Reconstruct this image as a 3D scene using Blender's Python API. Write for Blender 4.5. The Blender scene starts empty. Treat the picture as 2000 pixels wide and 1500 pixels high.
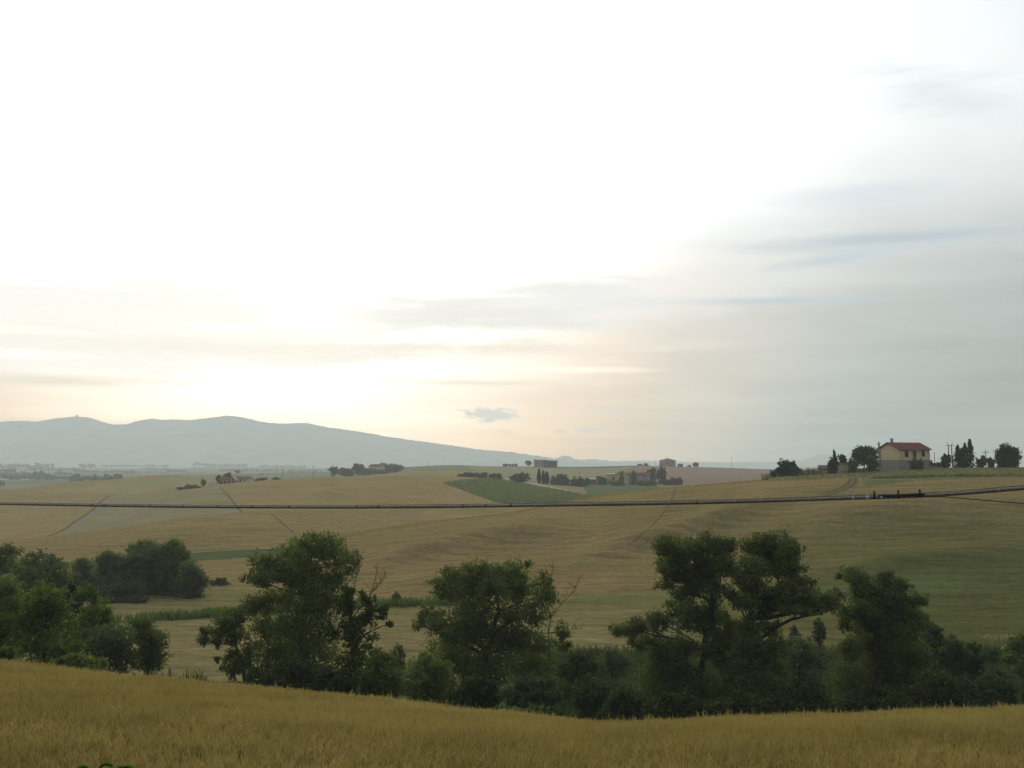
import bpy, math, random
import numpy as np
R = math.radians
rng = np.random.default_rng(7)
random.seed(7)
SC = bpy.context.scene
COL = SC.collection

# ------------------------------------------------------------------ camera
F = 2022.0                      # focal length in pixels of the 2000 px wide photograph
PITCH = R(4.58)
CP, SP = math.cos(PITCH), math.sin(PITCH)
ZC = 5.6                        # camera height over the field edge
cam_d = bpy.data.cameras.new('camera'); cam = bpy.data.objects.new('camera', cam_d); COL.objects.link(cam)
cam.location = (0, 0, ZC); cam.rotation_euler = (math.pi/2 + PITCH, 0, 0)
cam_d.sensor_width = 36; cam_d.lens = 36*F/2000; cam_d.clip_start = .1; cam_d.clip_end = 60000
SC.camera = cam

# ------------------------------------------------------------------ sky
SUN_AZ, SUN_EL = R(-12.5), R(17)
world = bpy.data.worlds.new('World'); SC.world = world; world.use_nodes = True
NT = world.node_tree; NT.nodes.clear()
def nd(nt, typ, **kw):
    n = nt.nodes.new(typ)
    for k, v in kw.items(): setattr(n, k, v)
    return n
def lk(nt, a, b): nt.links.new(a, b)
def mth(nt, op, a, b=None, c=None, clamp=False):
    n = nt.nodes.new('ShaderNodeMath'); n.operation = op; n.use_clamp = clamp
    for i, v in enumerate((a, b, c)):
        if v is None: continue
        if isinstance(v, (int, float)): n.inputs[i].default_value = v
        else: nt.links.new(v, n.inputs[i])
    return n.outputs[0]
def mixc(nt, fac, a, b, mode='MIX'):
    n = nt.nodes.new('ShaderNodeMix'); n.data_type = 'RGBA'; n.blend_type = mode
    for s, v in ((n.inputs['Factor'], fac), (n.inputs['A'], a), (n.inputs['B'], b)):
        if isinstance(v, (int, float)): s.default_value = v
        elif isinstance(v, tuple): s.default_value = (*v, 1)
        else: nt.links.new(v, s)
    # colour sockets of the mix node are the third pair
    return n
def mixcol(nt, fac, a, b, mode='MIX'):
    n = nt.nodes.new('ShaderNodeMix'); n.data_type = 'RGBA'; n.blend_type = mode
    for s, v in ((n.inputs[0], fac), (n.inputs[6], a), (n.inputs[7], b)):
        if isinstance(v, (int, float)): s.default_value = v
        elif isinstance(v, tuple): s.default_value = (*v, 1)
        else: nt.links.new(v, s)
    return n.outputs[2]
def ramp(nt, x, pts, interp='LINEAR'):
    n = nt.nodes.new('ShaderNodeValToRGB'); n.color_ramp.interpolation = interp
    e = n.color_ramp.elements
    while len(e) < len(pts): e.new(.5)
    for i, (p, c) in enumerate(pts):
        e[i].position = p
        if isinstance(c, (int, float)): c = (c, c, c)
        e[i].color = (*c, 1)
    nt.links.new(x, n.inputs[0]); return n.outputs[0]

tc = nd(NT, 'ShaderNodeTexCoord')
sep = nd(NT, 'ShaderNodeSeparateXYZ'); lk(NT, tc.outputs['Generated'], sep.inputs[0])
sdir = (math.sin(SUN_AZ)*math.cos(SUN_EL), math.cos(SUN_AZ)*math.cos(SUN_EL), math.sin(SUN_EL))
dp = nd(NT, 'ShaderNodeVectorMath', operation='DOT_PRODUCT'); lk(NT, tc.outputs['Generated'], dp.inputs[0]); dp.inputs[1].default_value = sdir
ang = mth(NT, 'DIVIDE', mth(NT, 'ARCCOSINE', dp.outputs['Value']), math.pi)      # 0..1 over 180 degrees
eld = mth(NT, 'MULTIPLY', mth(NT, 'ARCSINE', sep.outputs[2]), 180/math.pi)       # elevation in degrees
azd = mth(NT, 'MULTIPLY', mth(NT, 'ARCTAN2', sep.outputs[0], sep.outputs[1]), 180/math.pi)
el01 = mth(NT, 'DIVIDE', eld, 50, clamp=True)
# cloud streaks on a plane high above, so they flatten towards the horizon
zz = mth(NT, 'ADD', mth(NT, 'MAXIMUM', sep.outputs[2], 0), .045)
pv = nd(NT, 'ShaderNodeCombineXYZ')
lk(NT, mth(NT, 'DIVIDE', sep.outputs[0], zz), pv.inputs[0]); lk(NT, mth(NT, 'MULTIPLY', mth(NT, 'DIVIDE', sep.outputs[1], zz), 1.5), pv.inputs[1])
def noise(nt, vec, scale, detail=5, rough=.55, dist=0.):
    n = nt.nodes.new('ShaderNodeTexNoise'); n.inputs['Scale'].default_value = scale; n.inputs['Detail'].default_value = detail
    n.inputs['Roughness'].default_value = rough; n.inputs['Distortion'].default_value = dist
    if vec is not None: nt.links.new(vec, n.inputs['Vector'])
    return n.outputs[0]
n1 = noise(NT, pv.outputs[0], .42, 8, .6, .6)
n2 = noise(NT, pv.outputs[0], 1.5, 6, .55, .4)
A = ramp(NT, ang, [(0, 4), (.055, 2.9), (.085, 2.05), (.11, 1.55), (.13, 1.3), (.178, 1.0), (.215, .91), (.33, .55), (1, .36)])
B = ramp(NT, el01, [(0, .5), (.06, .49), (.16, .54), (.24, .67), (.29, .82), (.36, .98), (.46, 1.0), (.9, 1.05)])
lum = mth(NT, 'MULTIPLY', A, B)
cl = mth(NT, 'ADD', mth(NT, 'MULTIPLY', ramp(NT, n1, [(.32, 0), (.68, 1)]), .75), mth(NT, 'MULTIPLY', n2, .25))
lowfac = ramp(NT, el01, [(0, .06), (.05, .16), (.2, .25), (.35, .2), (1, .18)])
lum = mth(NT, 'MULTIPLY', lum, mth(NT, 'ADD', mth(NT, 'MULTIPLY', mth(NT, 'SUBTRACT', cl, .5), lowfac), 1.0))
warm = ramp(NT, ang, [(.05, (1.05, 1.0, .86)), (.115, (1.17, .95, .75)), (.15, (1.03, .97, .87)), (.185, (.82, .91, .90)), (.22, (.66, .77, .80)), (1, (.7, .82, .95))])
high = ramp(NT, ang, [(.1, (1, 1, 1)), (.2, (.97, 1.02, 1.02)), (1, (.88, .97, 1.08))])
tint = mixcol(NT, ramp(NT, el01, [(.04, 0), (.26, 1)]), warm, high)
skyc = mixcol(NT, 1.0, tint, lum, 'MULTIPLY')
# single clouds: (azimuth, elevation, half width, half height, softness, colour, strength)
def pix_dir(px, py):
    u, v = (px-1000)/F, (750-py)/F
    x, y, z = u, CP - v*SP, SP + v*CP
    return math.degrees(math.atan2(x, y)), math.degrees(math.atan2(z, math.hypot(x, y)))
wv = nd(NT, 'ShaderNodeVectorMath', operation='MULTIPLY'); lk(NT, tc.outputs['Generated'], wv.inputs[0]); wv.inputs[1].default_value = (26, 26, 60)
wn = mth(NT, 'SUBTRACT', noise(NT, wv.outputs[0], 3.2, 5, .6), .5)
wv2 = nd(NT, 'ShaderNodeVectorMath', operation='MULTIPLY'); lk(NT, tc.outputs['Generated'], wv2.inputs[0]); wv2.inputs[1].default_value = (4, 4, 30)
wn2 = mth(NT, 'SUBTRACT', noise(NT, wv2.outputs[0], 2.0, 5, .6), .5)
def cloud(col, px, py, rx, ry, soft, color, amt, tilt=0., rag=1.2, wisp=0.):
    a0, e0 = pix_dir(px, py); rx *= 57.3/F; ry *= 57.3/F
    da = mth(NT, 'SUBTRACT', azd, a0); de = mth(NT, 'SUBTRACT', mth(NT, 'SUBTRACT', eld, e0), mth(NT, 'MULTIPLY', da, tilt))
    d = mth(NT, 'SQRT', mth(NT, 'ADD', mth(NT, 'POWER', mth(NT, 'ABSOLUTE', mth(NT, 'DIVIDE', da, rx)), 2.), mth(NT, 'POWER', mth(NT, 'ABSOLUTE', mth(NT, 'DIVIDE', de, ry)), 2.)))
    d = mth(NT, 'ADD', mth(NT, 'ADD', d, mth(NT, 'MULTIPLY', wn, rag)), mth(NT, 'MULTIPLY', wn2, wisp))
    m = mth(NT, 'MULTIPLY', mth(NT, 'SUBTRACT', 1., mth(NT, 'SMOOTH_MIN', mth(NT, 'DIVIDE', mth(NT, 'MAXIMUM', mth(NT, 'SUBTRACT', d, 1-soft), 0.), soft), 1., .2), clamp=True), amt)
    return mixcol(NT, m, col, color)
BG = (.50, .585, .69)
skyc = cloud(skyc, 250, 640, 820, 98, .35, (.91, .895, .85), .97, -.0, .25, 1.1)
skyc = cloud(skyc, 1050, 600, 420, 70, .6, (.80, .81, .80), .8, .05, .25, 1.6)
skyc = cloud(skyc, 620, 610, 150, 62, .9, (1.25, 1.2, 1.08), .95, -.0, .3, .8)
skyc = cloud(skyc, 60, 646, 140, 10, .6, (1.1, 1.08, 1.0), .9, -.02, .3, .8)
skyc = cloud(skyc, 420, 637, 100, 8, .6, (1.1, 1.08, 1.0), .8, .0, .3, .8)
skyc = cloud(skyc, 30, 690, 160, 10, .7, (1.1, 1.06, .95), .8, .0, .3, .8)
skyc = cloud(skyc, 1740, 466, 290, 24, .8, (.52, .59, .64), .9, -.0, .3, 1.0)
skyc = cloud(skyc, 1790, 462, 230, 13, .8, (.47, .53, .58), .75, -.02, .3, .8)
skyc = cloud(skyc, 1640, 505, 200, 16, .9, (.54, .61, .67), .85, .1, .4, 1.2)
skyc = cloud(skyc, 1520, 588, 230, 10, .9, (.50, .58, .65), .85, -.02, .3, 1.)
skyc = cloud(skyc, 1860, 190, 200, 60, .95, (.72, .77, .81), .7, -.35, .5, 2.2)
skyc = cloud(skyc, 1700, 385, 200, 30, .95, (.68, .73, .79), .65, 0, .5, 2.2)
skyc = cloud(skyc, 1180, 560, 330, 22, .9, (.78, .79, .79), .85, .08, .6, 2.2)
skyc = cloud(skyc, 1000, 615, 420, 40, .9, (.78, .77, .75), .85, .02, .6, 2.4)
skyc = cloud(skyc, 940, 680, 480, 22, .9, (.84, .77, .68), .85, .0, .6, 2.4)
skyc = cloud(skyc, 300, 590, 420, 30, .9, (.90, .89, .86), .95, .0, .6, 2.4)
skyc = cloud(skyc, 260, 672, 560, 26, .9, (.88, .84, .76), .95, .0, .6, 2.4)
skyc = cloud(skyc, 110, 744, 230, 15, .75, (.80, .74, .65), .95, .0, .5, 1.0)
skyc = cloud(skyc, 950, 748, 240, 9, .9, (.84, .76, .66), .9, .0, .5, 1.4)
skyc = cloud(skyc, 1130, 722, 230, 8, .9, (1.15, 1.04, .9), .6, -.02, .4, 1.6)
skyc = cloud(skyc, 961, 810, 58, 15, .35, (.66, .65, .62), .95, -.03, 2.6, .3)
skyc = cloud(skyc, 1093, 843, 15, 5, .5, (.60, .62, .62), .7, .0, 1.2)
skyc = cloud(skyc, 1148, 840, 36, 5, .5, (.60, .62, .62), .7, .0, 1.4)
skyc = cloud(skyc, 985, 843, 28, 4, .6, (.74, .68, .62), .6, .0, 1.4)
skyc = cloud(skyc, 1180, 803, 70, 7, .9, (.68, .67, .65), .5, .0, .9, 1.)
skyc = cloud(skyc, 1270, 125, 50, 13, .9, (.92, .93, .94), .5, -.1, 1.)
# the sky is seen through the haze below it: allow for the light the haze takes and gives along each direction
SIG, HTOP, HFAR = .00024, 470., 10700.
path = mth(NT, 'MINIMUM', mth(NT, 'DIVIDE', HTOP, mth(NT, 'MAXIMUM', sep.outputs[2], .001)), HFAR)
Tr = mth(NT, 'EXPONENT', mth(NT, 'MULTIPLY', path, -SIG))
veil = mixcol(NT, 1., ramp(NT, ang, [(.05, (.50, .51, .49)), (.12, (.46, .48, .47)), (.22, (.36, .40, .41)), (1, (.3, .34, .36))]), mth(NT, 'SUBTRACT', 1., Tr), 'MULTIPLY')
dv = nd(NT, 'ShaderNodeVectorMath', operation='SUBTRACT'); lk(NT, skyc, dv.inputs[0]); lk(NT, veil, dv.inputs[1])
dq = nd(NT, 'ShaderNodeVectorMath', operation='SCALE'); lk(NT, dv.outputs[0], dq.inputs[0]); lk(NT, mth(NT, 'DIVIDE', 1., Tr), dq.inputs['Scale'])
dm = nd(NT, 'ShaderNodeVectorMath', operation='MAXIMUM'); lk(NT, dq.outputs[0], dm.inputs[0]); dm.inputs[1].default_value = (.05, .06, .07)
skyc = dm.outputs[0]
st = nd(NT, 'ShaderNodeTexSky'); st.sky_type = 'NISHITA'; st.sun_disc = False
st.sun_elevation = SUN_EL; st.sun_rotation = SUN_AZ; st.air_density = 1.2; st.dust_density = 3.0
below = mth(NT, 'GREATER_THAN', sep.outputs[2], -.02)
b1 = nd(NT, 'ShaderNodeBackground'); lk(NT, st.outputs[0], b1.inputs[0]); b1.inputs[1].default_value = .003
b2 = nd(NT, 'ShaderNodeBackground'); lk(NT, skyc, b2.inputs[0]); lk(NT, mth(NT, 'MULTIPLY', below, .97), b2.inputs[1])
ad = nd(NT, 'ShaderNodeAddShader'); lk(NT, b1.outputs[0], ad.inputs[0]); lk(NT, b2.outputs[0], ad.inputs[1])
wo = nd(NT, 'ShaderNodeOutputWorld'); lk(NT, ad.outputs[0], wo.inputs[0])

# ------------------------------------------------------------------ sun behind thin cloud
sl = bpy.data.lights.new('sun', 'SUN'); sl.energy = 1.1; sl.angle = R(10); sl.color = (1, .9, .74)
so = bpy.data.objects.new('sun', sl); COL.objects.link(so)
from mathutils import Vector, Matrix
so.rotation_euler = Vector(sdir).to_track_quat('Z', 'Y').to_euler()
SC.view_settings.view_transform = 'Standard'; SC.view_settings.look = 'None'
SC.view_settings.exposure = 0; SC.view_settings.gamma = 1
SC.render.engine = 'CYCLES'
SC.cycles.use_denoising = True
SC.cycles.max_bounces = 5; SC.cycles.diffuse_bounces = 2; SC.cycles.transmission_bounces = 3; SC.cycles.volume_bounces = 1
SC.cycles.use_adaptive_sampling = True; SC.cycles.adaptive_threshold = .02

# ------------------------------------------------------------------ helpers: naming
def tag(o, label=None, cat=None, group=None, kind=None):
    if label: o['label'] = label
    if cat: o['category'] = cat
    if group: o['group'] = group
    if kind: o['kind'] = kind
    return o
def empty(name, loc, rz=0):
    o = bpy.data.objects.new(name, None); o.empty_display_size = .5
    o.location = loc; o.rotation_euler = (0, 0, rz); COL.objects.link(o); return o
def link(name, me, mat, parent=None, loc=(0, 0, 0)):
    o = bpy.data.objects.new(name, me)
    if mat is not None:
        me.materials.clear(); me.materials.append(mat)
    o.location = loc
    if parent is not None: o.parent = parent
    COL.objects.link(o); return o
def np_mesh(name, V, Q, smooth=False, tone=None, col=None):
    """V (n,3) and Q (m,4) or (m,3) as one mesh; tone: one value per face; col: (n,3) per vertex."""
    me = bpy.data.meshes.new(name); V = np.asarray(V, np.float32); Q = np.asarray(Q, np.int32)
    k = Q.shape[1]
    me.vertices.add(len(V)); me.vertices.foreach_set('co', V.ravel())
    me.loops.add(Q.size); me.loops.foreach_set('vertex_index', Q.ravel())
    me.polygons.add(len(Q)); me.polygons.foreach_set('loop_start', np.arange(0, Q.size, k, dtype=np.int32))
    me.polygons.foreach_set('loop_total', np.full(len(Q), k, np.int32))
    if smooth: me.polygons.foreach_set('use_smooth', np.ones(len(Q), bool))
    me.update(calc_edges=True)
    if tone is not None:
        a = me.attributes.new('tone', 'FLOAT', 'FACE'); a.data.foreach_set('value', np.asarray(tone, np.float32))
    if col is not None:
        a = me.attributes.new('cover', 'FLOAT_COLOR', 'POINT')
        a.data.foreach_set('color', np.concatenate([col, np.ones((len(col), 1))], 1).astype(np.float32).ravel())
    return me
class MB:
    """collects boxes, prisms and tubes into one mesh"""
    def __init__(s): s.v = []; s.f = []
    def add(s, v, f):
        n = len(s.v); s.v += [tuple(p) for p in v]; s.f += [tuple(i+n for i in q) for q in f]; return s
    def box(s, x0, x1, y0, y1, z0, z1, rz=0, c=(0, 0)):
        p = [(x, y, z) for z in (z0, z1) for x, y in ((x0, y0), (x1, y0), (x1, y1), (x0, y1))]
        if rz:
            ca, sa = math.cos(rz), math.sin(rz); p = [(c[0]+ca*(x-c[0])-sa*(y-c[1]), c[1]+sa*(x-c[0])+ca*(y-c[1]), z) for x, y, z in p]
        return s.add(p, [(3, 2, 1, 0), (4, 5, 6, 7), (0, 1, 5, 4), (1, 2, 6, 5), (2, 3, 7, 6), (3, 0, 4, 7)])
    def tube(s, P, rad, n=6, cap=True):
        P = [Vector(p) for p in P]; m = len(P); rad = [rad]*m if isinstance(rad, (int, float)) else rad
        v = []; ref = Vector((0.13, .27, 1)).normalized()
        for i, p in enumerate(P):
            d = (P[min(i+1, m-1)] - P[max(i-1, 0)]).normalized()
            a = d.cross(ref)
            if a.length < .05: a = d.cross(Vector((1, 0, 0)))
            a.normalize(); b = d.cross(a)
            for k in range(n):
                t = 2*math.pi*k/n; v.append(p + (a*math.cos(t) + b*math.sin(t))*rad[i])
        f = [(i*n+k, i*n+(k+1) % n, (i+1)*n+(k+1) % n, (i+1)*n+k) for i in range(m-1) for k in range(n)]
        if cap: f += [tuple(range(n-1, -1, -1)), tuple((m-1)*n+k for k in range(n))]
        return s.add(v, f)
    def build(s, name, mat, parent=None, loc=(0, 0, 0), smooth=False):
        me = bpy.data.meshes.new(name); me.from_pydata(s.v, [], s.f); me.update()
        if smooth: me.polygons.foreach_set('use_smooth', np.ones(len(me.polygons), bool))
        return link(name, me, mat, parent, loc)

# ------------------------------------------------------------------ materials
def base_mat(name, rough=.85, spec=0.):
    m = bpy.data.materials.new(name); m.use_nodes = True; nt = m.node_tree
    p = nt.nodes['Principled BSDF']; p.inputs['Roughness'].default_value = rough; p.inputs['Specular IOR Level'].default_value = spec
    return m, nt, p
def plain(name, c, c2=None, scale=3., rough=.85, bump=0., metal=0.):
    """a colour broken up by object-space noise"""
    m, nt, p = base_mat(name, rough)
    t = nd(nt, 'ShaderNodeTexCoord')
    c2 = c2 or tuple(v*.72 for v in c)
    n = noise(nt, t.outputs['Object'], scale, 5, .6)
    lk(nt, mixcol(nt, ramp(nt, n, [(.35, 0), (.65, 1)]), c2, c), p.inputs['Base Color'])
    p.inputs['Metallic'].default_value = metal
    if rough < .75: p.inputs['Specular IOR Level'].default_value = .3
    if bump:
        b = nd(nt, 'ShaderNodeBump'); b.inputs['Strength'].default_value = .5; b.inputs['Distance'].default_value = bump
        lk(nt, n, b.inputs['Height']); lk(nt, b.outputs[0], p.inputs['Normal'])
    return m
def leaf_mat(name, dark, light, transl=.42):
    m, nt, p = base_mat(name, .7, .05)
    at = nd(nt, 'ShaderNodeAttribute', attribute_name='tone')
    g = nd(nt, 'ShaderNodeNewGeometry'); n = noise(nt, g.outputs['Position'], .45, 3)
    f = mth(nt, 'ADD', mth(nt, 'MULTIPLY', at.outputs['Fac'], .6), mth(nt, 'MULTIPLY', mth(nt, 'SUBTRACT', n, .3), 1.0), clamp=True)
    c = mixcol(nt, f, dark, light)
    lk(nt, c, p.inputs['Base Color'])
    tr = nd(nt, 'ShaderNodeBsdfTranslucent'); lk(nt, mixcol(nt, 1., c, (1.2, 1.25, .5), 'MULTIPLY'), tr.inputs[0])
    mx = nd(nt, 'ShaderNodeMixShader'); mx.inputs[0].default_value = transl
    lk(nt, p.outputs[0], mx.inputs[1]); lk(nt, tr.outputs[0], mx.inputs[2]); lk(nt, mx.outputs[0], nt.nodes['Material Output'].inputs[0])
    return m
def tiles(name, c1, c2):
    m, nt, p = base_mat(name, .8)
    t = nd(nt, 'ShaderNodeTexCoord'); w = nd(nt, 'ShaderNodeTexWave'); w.bands_direction = 'X'; w.inputs['Scale'].default_value = 1.6
    w.inputs['Distortion'].default_value = .4; lk(nt, t.outputs['Object'], w.inputs['Vector'])
    n = noise(nt, t.outputs['Object'], .9, 5, .7)
    f = mth(nt, 'ADD', mth(nt, 'MULTIPLY', w.outputs['Fac'], .25), ramp(nt, n, [(.38, 0), (.62, .75)]), clamp=True)
    lk(nt, mixcol(nt, f, c1, c2), p.inputs['Base Color'])
    b = nd(nt, 'ShaderNodeBump'); b.inputs['Distance'].default_value = .06; lk(nt, w.outputs['Fac'], b.inputs['Height']); lk(nt, b.outputs[0], p.inputs['Normal'])
    return m
def stone(name, c1, c2, sc=1.2):
    m, nt, p = base_mat(name, .9)
    t = nd(nt, 'ShaderNodeTexCoord'); br = nd(nt, 'ShaderNodeTexBrick'); br.inputs['Scale'].default_value = sc
    mp = nd(nt, 'ShaderNodeMapping'); mp.inputs['Rotation'].default_value = (R(90), 0, 0); lk(nt, t.outputs['Object'], mp.inputs[0]); lk(nt, mp.outputs[0], br.inputs['Vector'])
    br.inputs['Color1'].default_value = (*c1, 1); br.inputs['Color2'].default_value = (*c2, 1); br.inputs['Mortar'].default_value = (*[v*.7 for v in c1], 1)
    n = noise(nt, t.outputs['Object'], .8, 4)
    lk(nt, mixcol(nt, ramp(nt, n, [(.35, 0), (.65, .6)]), br.outputs['Color'], c2), p.inputs['Base Color'])
    return m
M = dict(
    bark=plain('bark', (.075, .06, .042), (.035, .03, .022), 4., bump=.03),
    dead=plain('dead_wood', (.13, .11, .09), (.07, .06, .05), 6.),
    oak=leaf_mat('leaf_oak', (.064, .084, .038), (.15, .185, .072)),
    poplar=leaf_mat('leaf_poplar', (.082, .102, .044), (.175, .215, .082)),
    bright=leaf_mat('leaf_bright', (.068, .098, .032), (.155, .205, .055)),
    willow=leaf_mat('leaf_willow', (.065, .088, .055), (.13, .165, .10)),
    shaded=leaf_mat('leaf_shaded', (.026, .038, .018), (.065, .085, .032), .25),  # leaf colour darkened to stand in for the shade below the trees
    ivy=leaf_mat('leaf_ivy', (.035, .06, .018), (.085, .13, .035)),
    scrub=leaf_mat('leaf_scrub', (.044, .062, .034), (.10, .13, .064), .3),
    pine=leaf_mat('leaf_cypress', (.014, .026, .018), (.03, .048, .03), .12),
    russet=leaf_mat('leaf_russet', (.06, .032, .028), (.12, .06, .045)),
    farl=leaf_mat('leaf_far', (.045, .058, .034), (.085, .105, .055), .3),
    lowcrop=leaf_mat('low_crop', (.11, .125, .06), (.19, .205, .10)),
    cream=plain('cream_render', (.72, .59, .36), (.62, .5, .31), .8),
    creamd=plain('aged_render', (.46, .42, .31), (.36, .33, .25), .9),
    yellow=plain('yellow_render', (.52, .45, .2), (.42, .36, .17), .5),
    pink=plain('pink_brick', (.42, .22, .16), (.32, .18, .14), .8),
    white=plain('white_render', (.66, .64, .6), (.52, .5, .47), .6),
    greyw=plain('grey_render', (.36, .35, .36), (.28, .28, .29), .6),
    orange=plain('orange_render', (.36, .19, .12), (.28, .15, .1), .6),
    stone=stone('stone_wall', (.25, .21, .18), (.33, .27, .22)),
    block=stone('block_wall', (.27, .25, .235), (.36, .31, .26), .9),
    tile=tiles('red_tiles', (.14, .058, .046), (.23, .095, .07)),
    tileb=tiles('brown_tiles', (.16, .11, .09), (.24, .16, .12)),
    dark=plain('dark_opening', (.02, .018, .016), (.03, .026, .022)),
    brownw=plain('brown_wood', (.12, .07, .04), (.08, .05, .03)),
    polew=plain('pole_wood', (.16, .14, .12), (.09, .08, .07), 3.),
    poleg=plain('pole_concrete', (.36, .34, .32), (.28, .27, .26), 3.),
    metal=plain('galvanised_metal', (.42, .44, .46), (.3, .31, .33), 20., .5, metal=.4),
    clip=plain('pale_clip', (.33, .33, .31), (.24, .24, .22), 20., .6),
    sheath=plain('cable_sheath', (.21, .215, .21), (.15, .15, .145), 7., .6),
    black=plain('black_rubber', (.02, .018, .017), (.04, .03, .024), 10., .6),
    rust=plain('rusty_strand', (.06, .045, .036), (.035, .03, .028), 14., .7),
    bluetape=plain('blue_grey_tape', (.38, .47, .54), (.3, .36, .42), 20., .5),
)

# ------------------------------------------------------------------ pixels to the place
def ray(px, py):
    u, v = (px-1000)/F, (750-py)/F
    q = CP - v*SP
    return u/q, (SP + v*CP)/q               # x per metre forward, z per metre forward
def at(px, py, Y):
    a, b = ray(px, py); return Vector((a*Y, Y, ZC + b*Y))
def py_of(z, Y):                            # inverse of the second ray formula
    b = (z-ZC)/Y; v = (b*CP - SP)/(CP + b*SP); return 750 - F*v
def px_of(x, Y, py): return 1000 + F*(x/Y)*(CP - (750-py)/F*SP)

# ------------------------------------------------------------------ terrain: crest and hollow lines (px, distance, py)
W8 = .85                                     # height of the standing oats
CR = [
 [(-900, 36, 1262), (0, 34, 1290), (320, 33, 1326), (640, 31.5, 1357), (960, 30, 1389), (1160, 29, 1412), (1400, 29, 1402), (1700, 30, 1390), (2000, 31, 1378), (2900, 33, 1345)],
 'z48', 'z75', 'z100',
 [(-900, 130, 1218), (0, 135, 1212), (300, 137, 1208), (480, 142, 1196), (700, 147, 1182), (830, 148, 1178), (1130, 142, 1190), (1290, 138, 1198), (1600, 128, 1222), (2000, 118, 1250), (2900, 110, 1262)],
 [(-900, 235, 1094), (0, 235, 1090), (360, 235, 1088), (560, 232, 1078), (700, 200, 1102), (1000, 190, 1100), (1300, 180, 1100), (1600, 170, 1100), (2000, 160, 1110), (2900, 155, 1115)],
 [(-900, 255, 1080), (0, 255, 1074), (238, 262, 1056), (360, 266, 1046), (480, 264, 1046), (580, 258, 1052), (660, 254, 1051), (760, 262, 1036), (860, 270, 1020), (1000, 280, 1002), (1060, 283, 990), (1180, 290, 968), (1330, 295, 952), (1500, 290, 938), (1700, 285, 926), (1850, 285, 919), (2000, 285, 918), (2900, 285, 905)],
 [(-900, 266, 1075), (0, 266, 1067), (238, 284, 1044), (360, 290, 1028), (560, 290, 1028), (660, 288, 1040), (760, 302, 1044), (860, 315, 1034), (1000, 325, 1017), (1060, 330, 1005), (1180, 340, 987), (1330, 345, 974), (1500, 340, 957), (1700, 340, 936), (1850, 340, 926), (2000, 340, 924), (2900, 340, 915)],
 [(-900, 278, 1068), (0, 278, 1060), (112, 287, 1046), (238, 301, 1031), (364, 312, 1011), (476, 322, 1000), (560, 334, 993), (680, 370, 985), (760, 400, 972), (835, 410, 970), (985, 415, 979), (1060, 402, 985), (1180, 400, 985), (1330, 400, 968), (1500, 400, 952), (2000, 400, 928), (2900, 400, 920)],
 [(-900, 305, 1076), (0, 305, 1067), (112, 318, 1055), (238, 338, 1041), (364, 352, 1022), (476, 367, 1011), (560, 382, 1003), (680, 424, 995), (760, 452, 984), (835, 462, 982), (985, 462, 987), (1060, 452, 990), (1180, 445, 990), (1330, 445, 972), (1500, 445, 955), (2000, 445, 932), (2900, 445, 925)],
 [(-900, 400, 1050), (0, 395, 1037), (120, 410, 1020), (238, 430, 1008), (364, 440, 985), (476, 470, 972), (680, 515, 962), (835, 530, 953), (985, 500, 970), (1180, 500, 972), (1330, 500, 960), (1500, 500, 950), (2000, 500, 932), (2900, 500, 925)],
 [(-900, 560, 962), (0, 560, 959), (100, 560, 962), (230, 560, 966), (300, 560, 965), (350, 565, 955), (430, 580, 946), (490, 590, 941), (560, 600, 937), (640, 615, 932), (700, 622, 930), (830, 640, 928), (900, 640, 932), (950, 640, 937), (1020, 630, 944), (1180, 610, 956), (1330, 600, 950), (1500, 600, 946), (2000, 600, 930), (2900, 600, 925)],
 [(-900, 640, 972), (0, 640, 968), (230, 640, 972), (300, 640, 971), (350, 645, 960), (430, 655, 950), (490, 665, 946), (560, 680, 943), (700, 720, 937), (830, 740, 935), (950, 720, 934), (1180, 700, 946), (1330, 690, 945), (1500, 690, 940), (2000, 690, 930), (2900, 690, 925)],
 [(-900, 800, 972), (0, 800, 962), (30, 800, 957), (110, 800, 945), (220, 820, 938), (310, 840, 929), (345, 850, 928), (400, 860, 933), (450, 860, 938), (560, 860, 941), (700, 860, 933), (830, 860, 926), (950, 860, 928), (1180, 820, 938), (1330, 810, 934), (1500, 800, 930), (2000, 800, 927), (2900, 800, 925)],
 [(-900, 1000, 968), (0, 1000, 962), (110, 1000, 954), (345, 1000, 938), (450, 1000, 938), (560, 1000, 937), (700, 1000, 929), (830, 1000, 919), (950, 1000, 920), (1180, 980, 926), (1330, 970, 924), (1500, 960, 924), (2000, 960, 925), (2900, 950, 925)],
 [(-900, 1300, 955), (0, 1300, 950), (345, 1300, 934), (560, 1300, 930), (660, 1250, 929), (700, 1200, 926), (760, 1150, 914), (830, 1150, 910), (890, 1150, 908), (960, 1150, 911), (1040, 1150, 911), (1120, 1150, 912), (1180, 1150, 911), (1240, 1100, 909), (1300, 1100, 911), (1400, 1100, 913), (1480, 1100, 916), (1600, 1100, 919), (2000, 1100, 922), (2900, 1100, 925)],
 [(-900, 1600, 948), (0, 1600, 944), (345, 1600, 930), (560, 1600, 926), (700, 1500, 926), (760, 1500, 921), (960, 1500, 919), (1300, 1500, 919), (2000, 1500, 924), (2900, 1500, 926)],
 [(-900, 2600, 930), (0, 2600, 927), (345, 2600, 922), (560, 2600, 921), (2900, 2600, 922)],
 [(-900, 4500, 914), (0, 4500, 911), (230, 4500, 914), (345, 4500, 914), (430, 4500, 911), (560, 4500, 913), (700, 4500, 916), (2900, 4500, 919)],
 [(-900, 7000, 917), (2900, 7000, 917)],
]
TD = np.concatenate([-np.geomspace(4.0, .56, 46), np.linspace(-.55, .55, 790), np.geomspace(.56, 4.0, 46)])
nc = len(TD)
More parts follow.
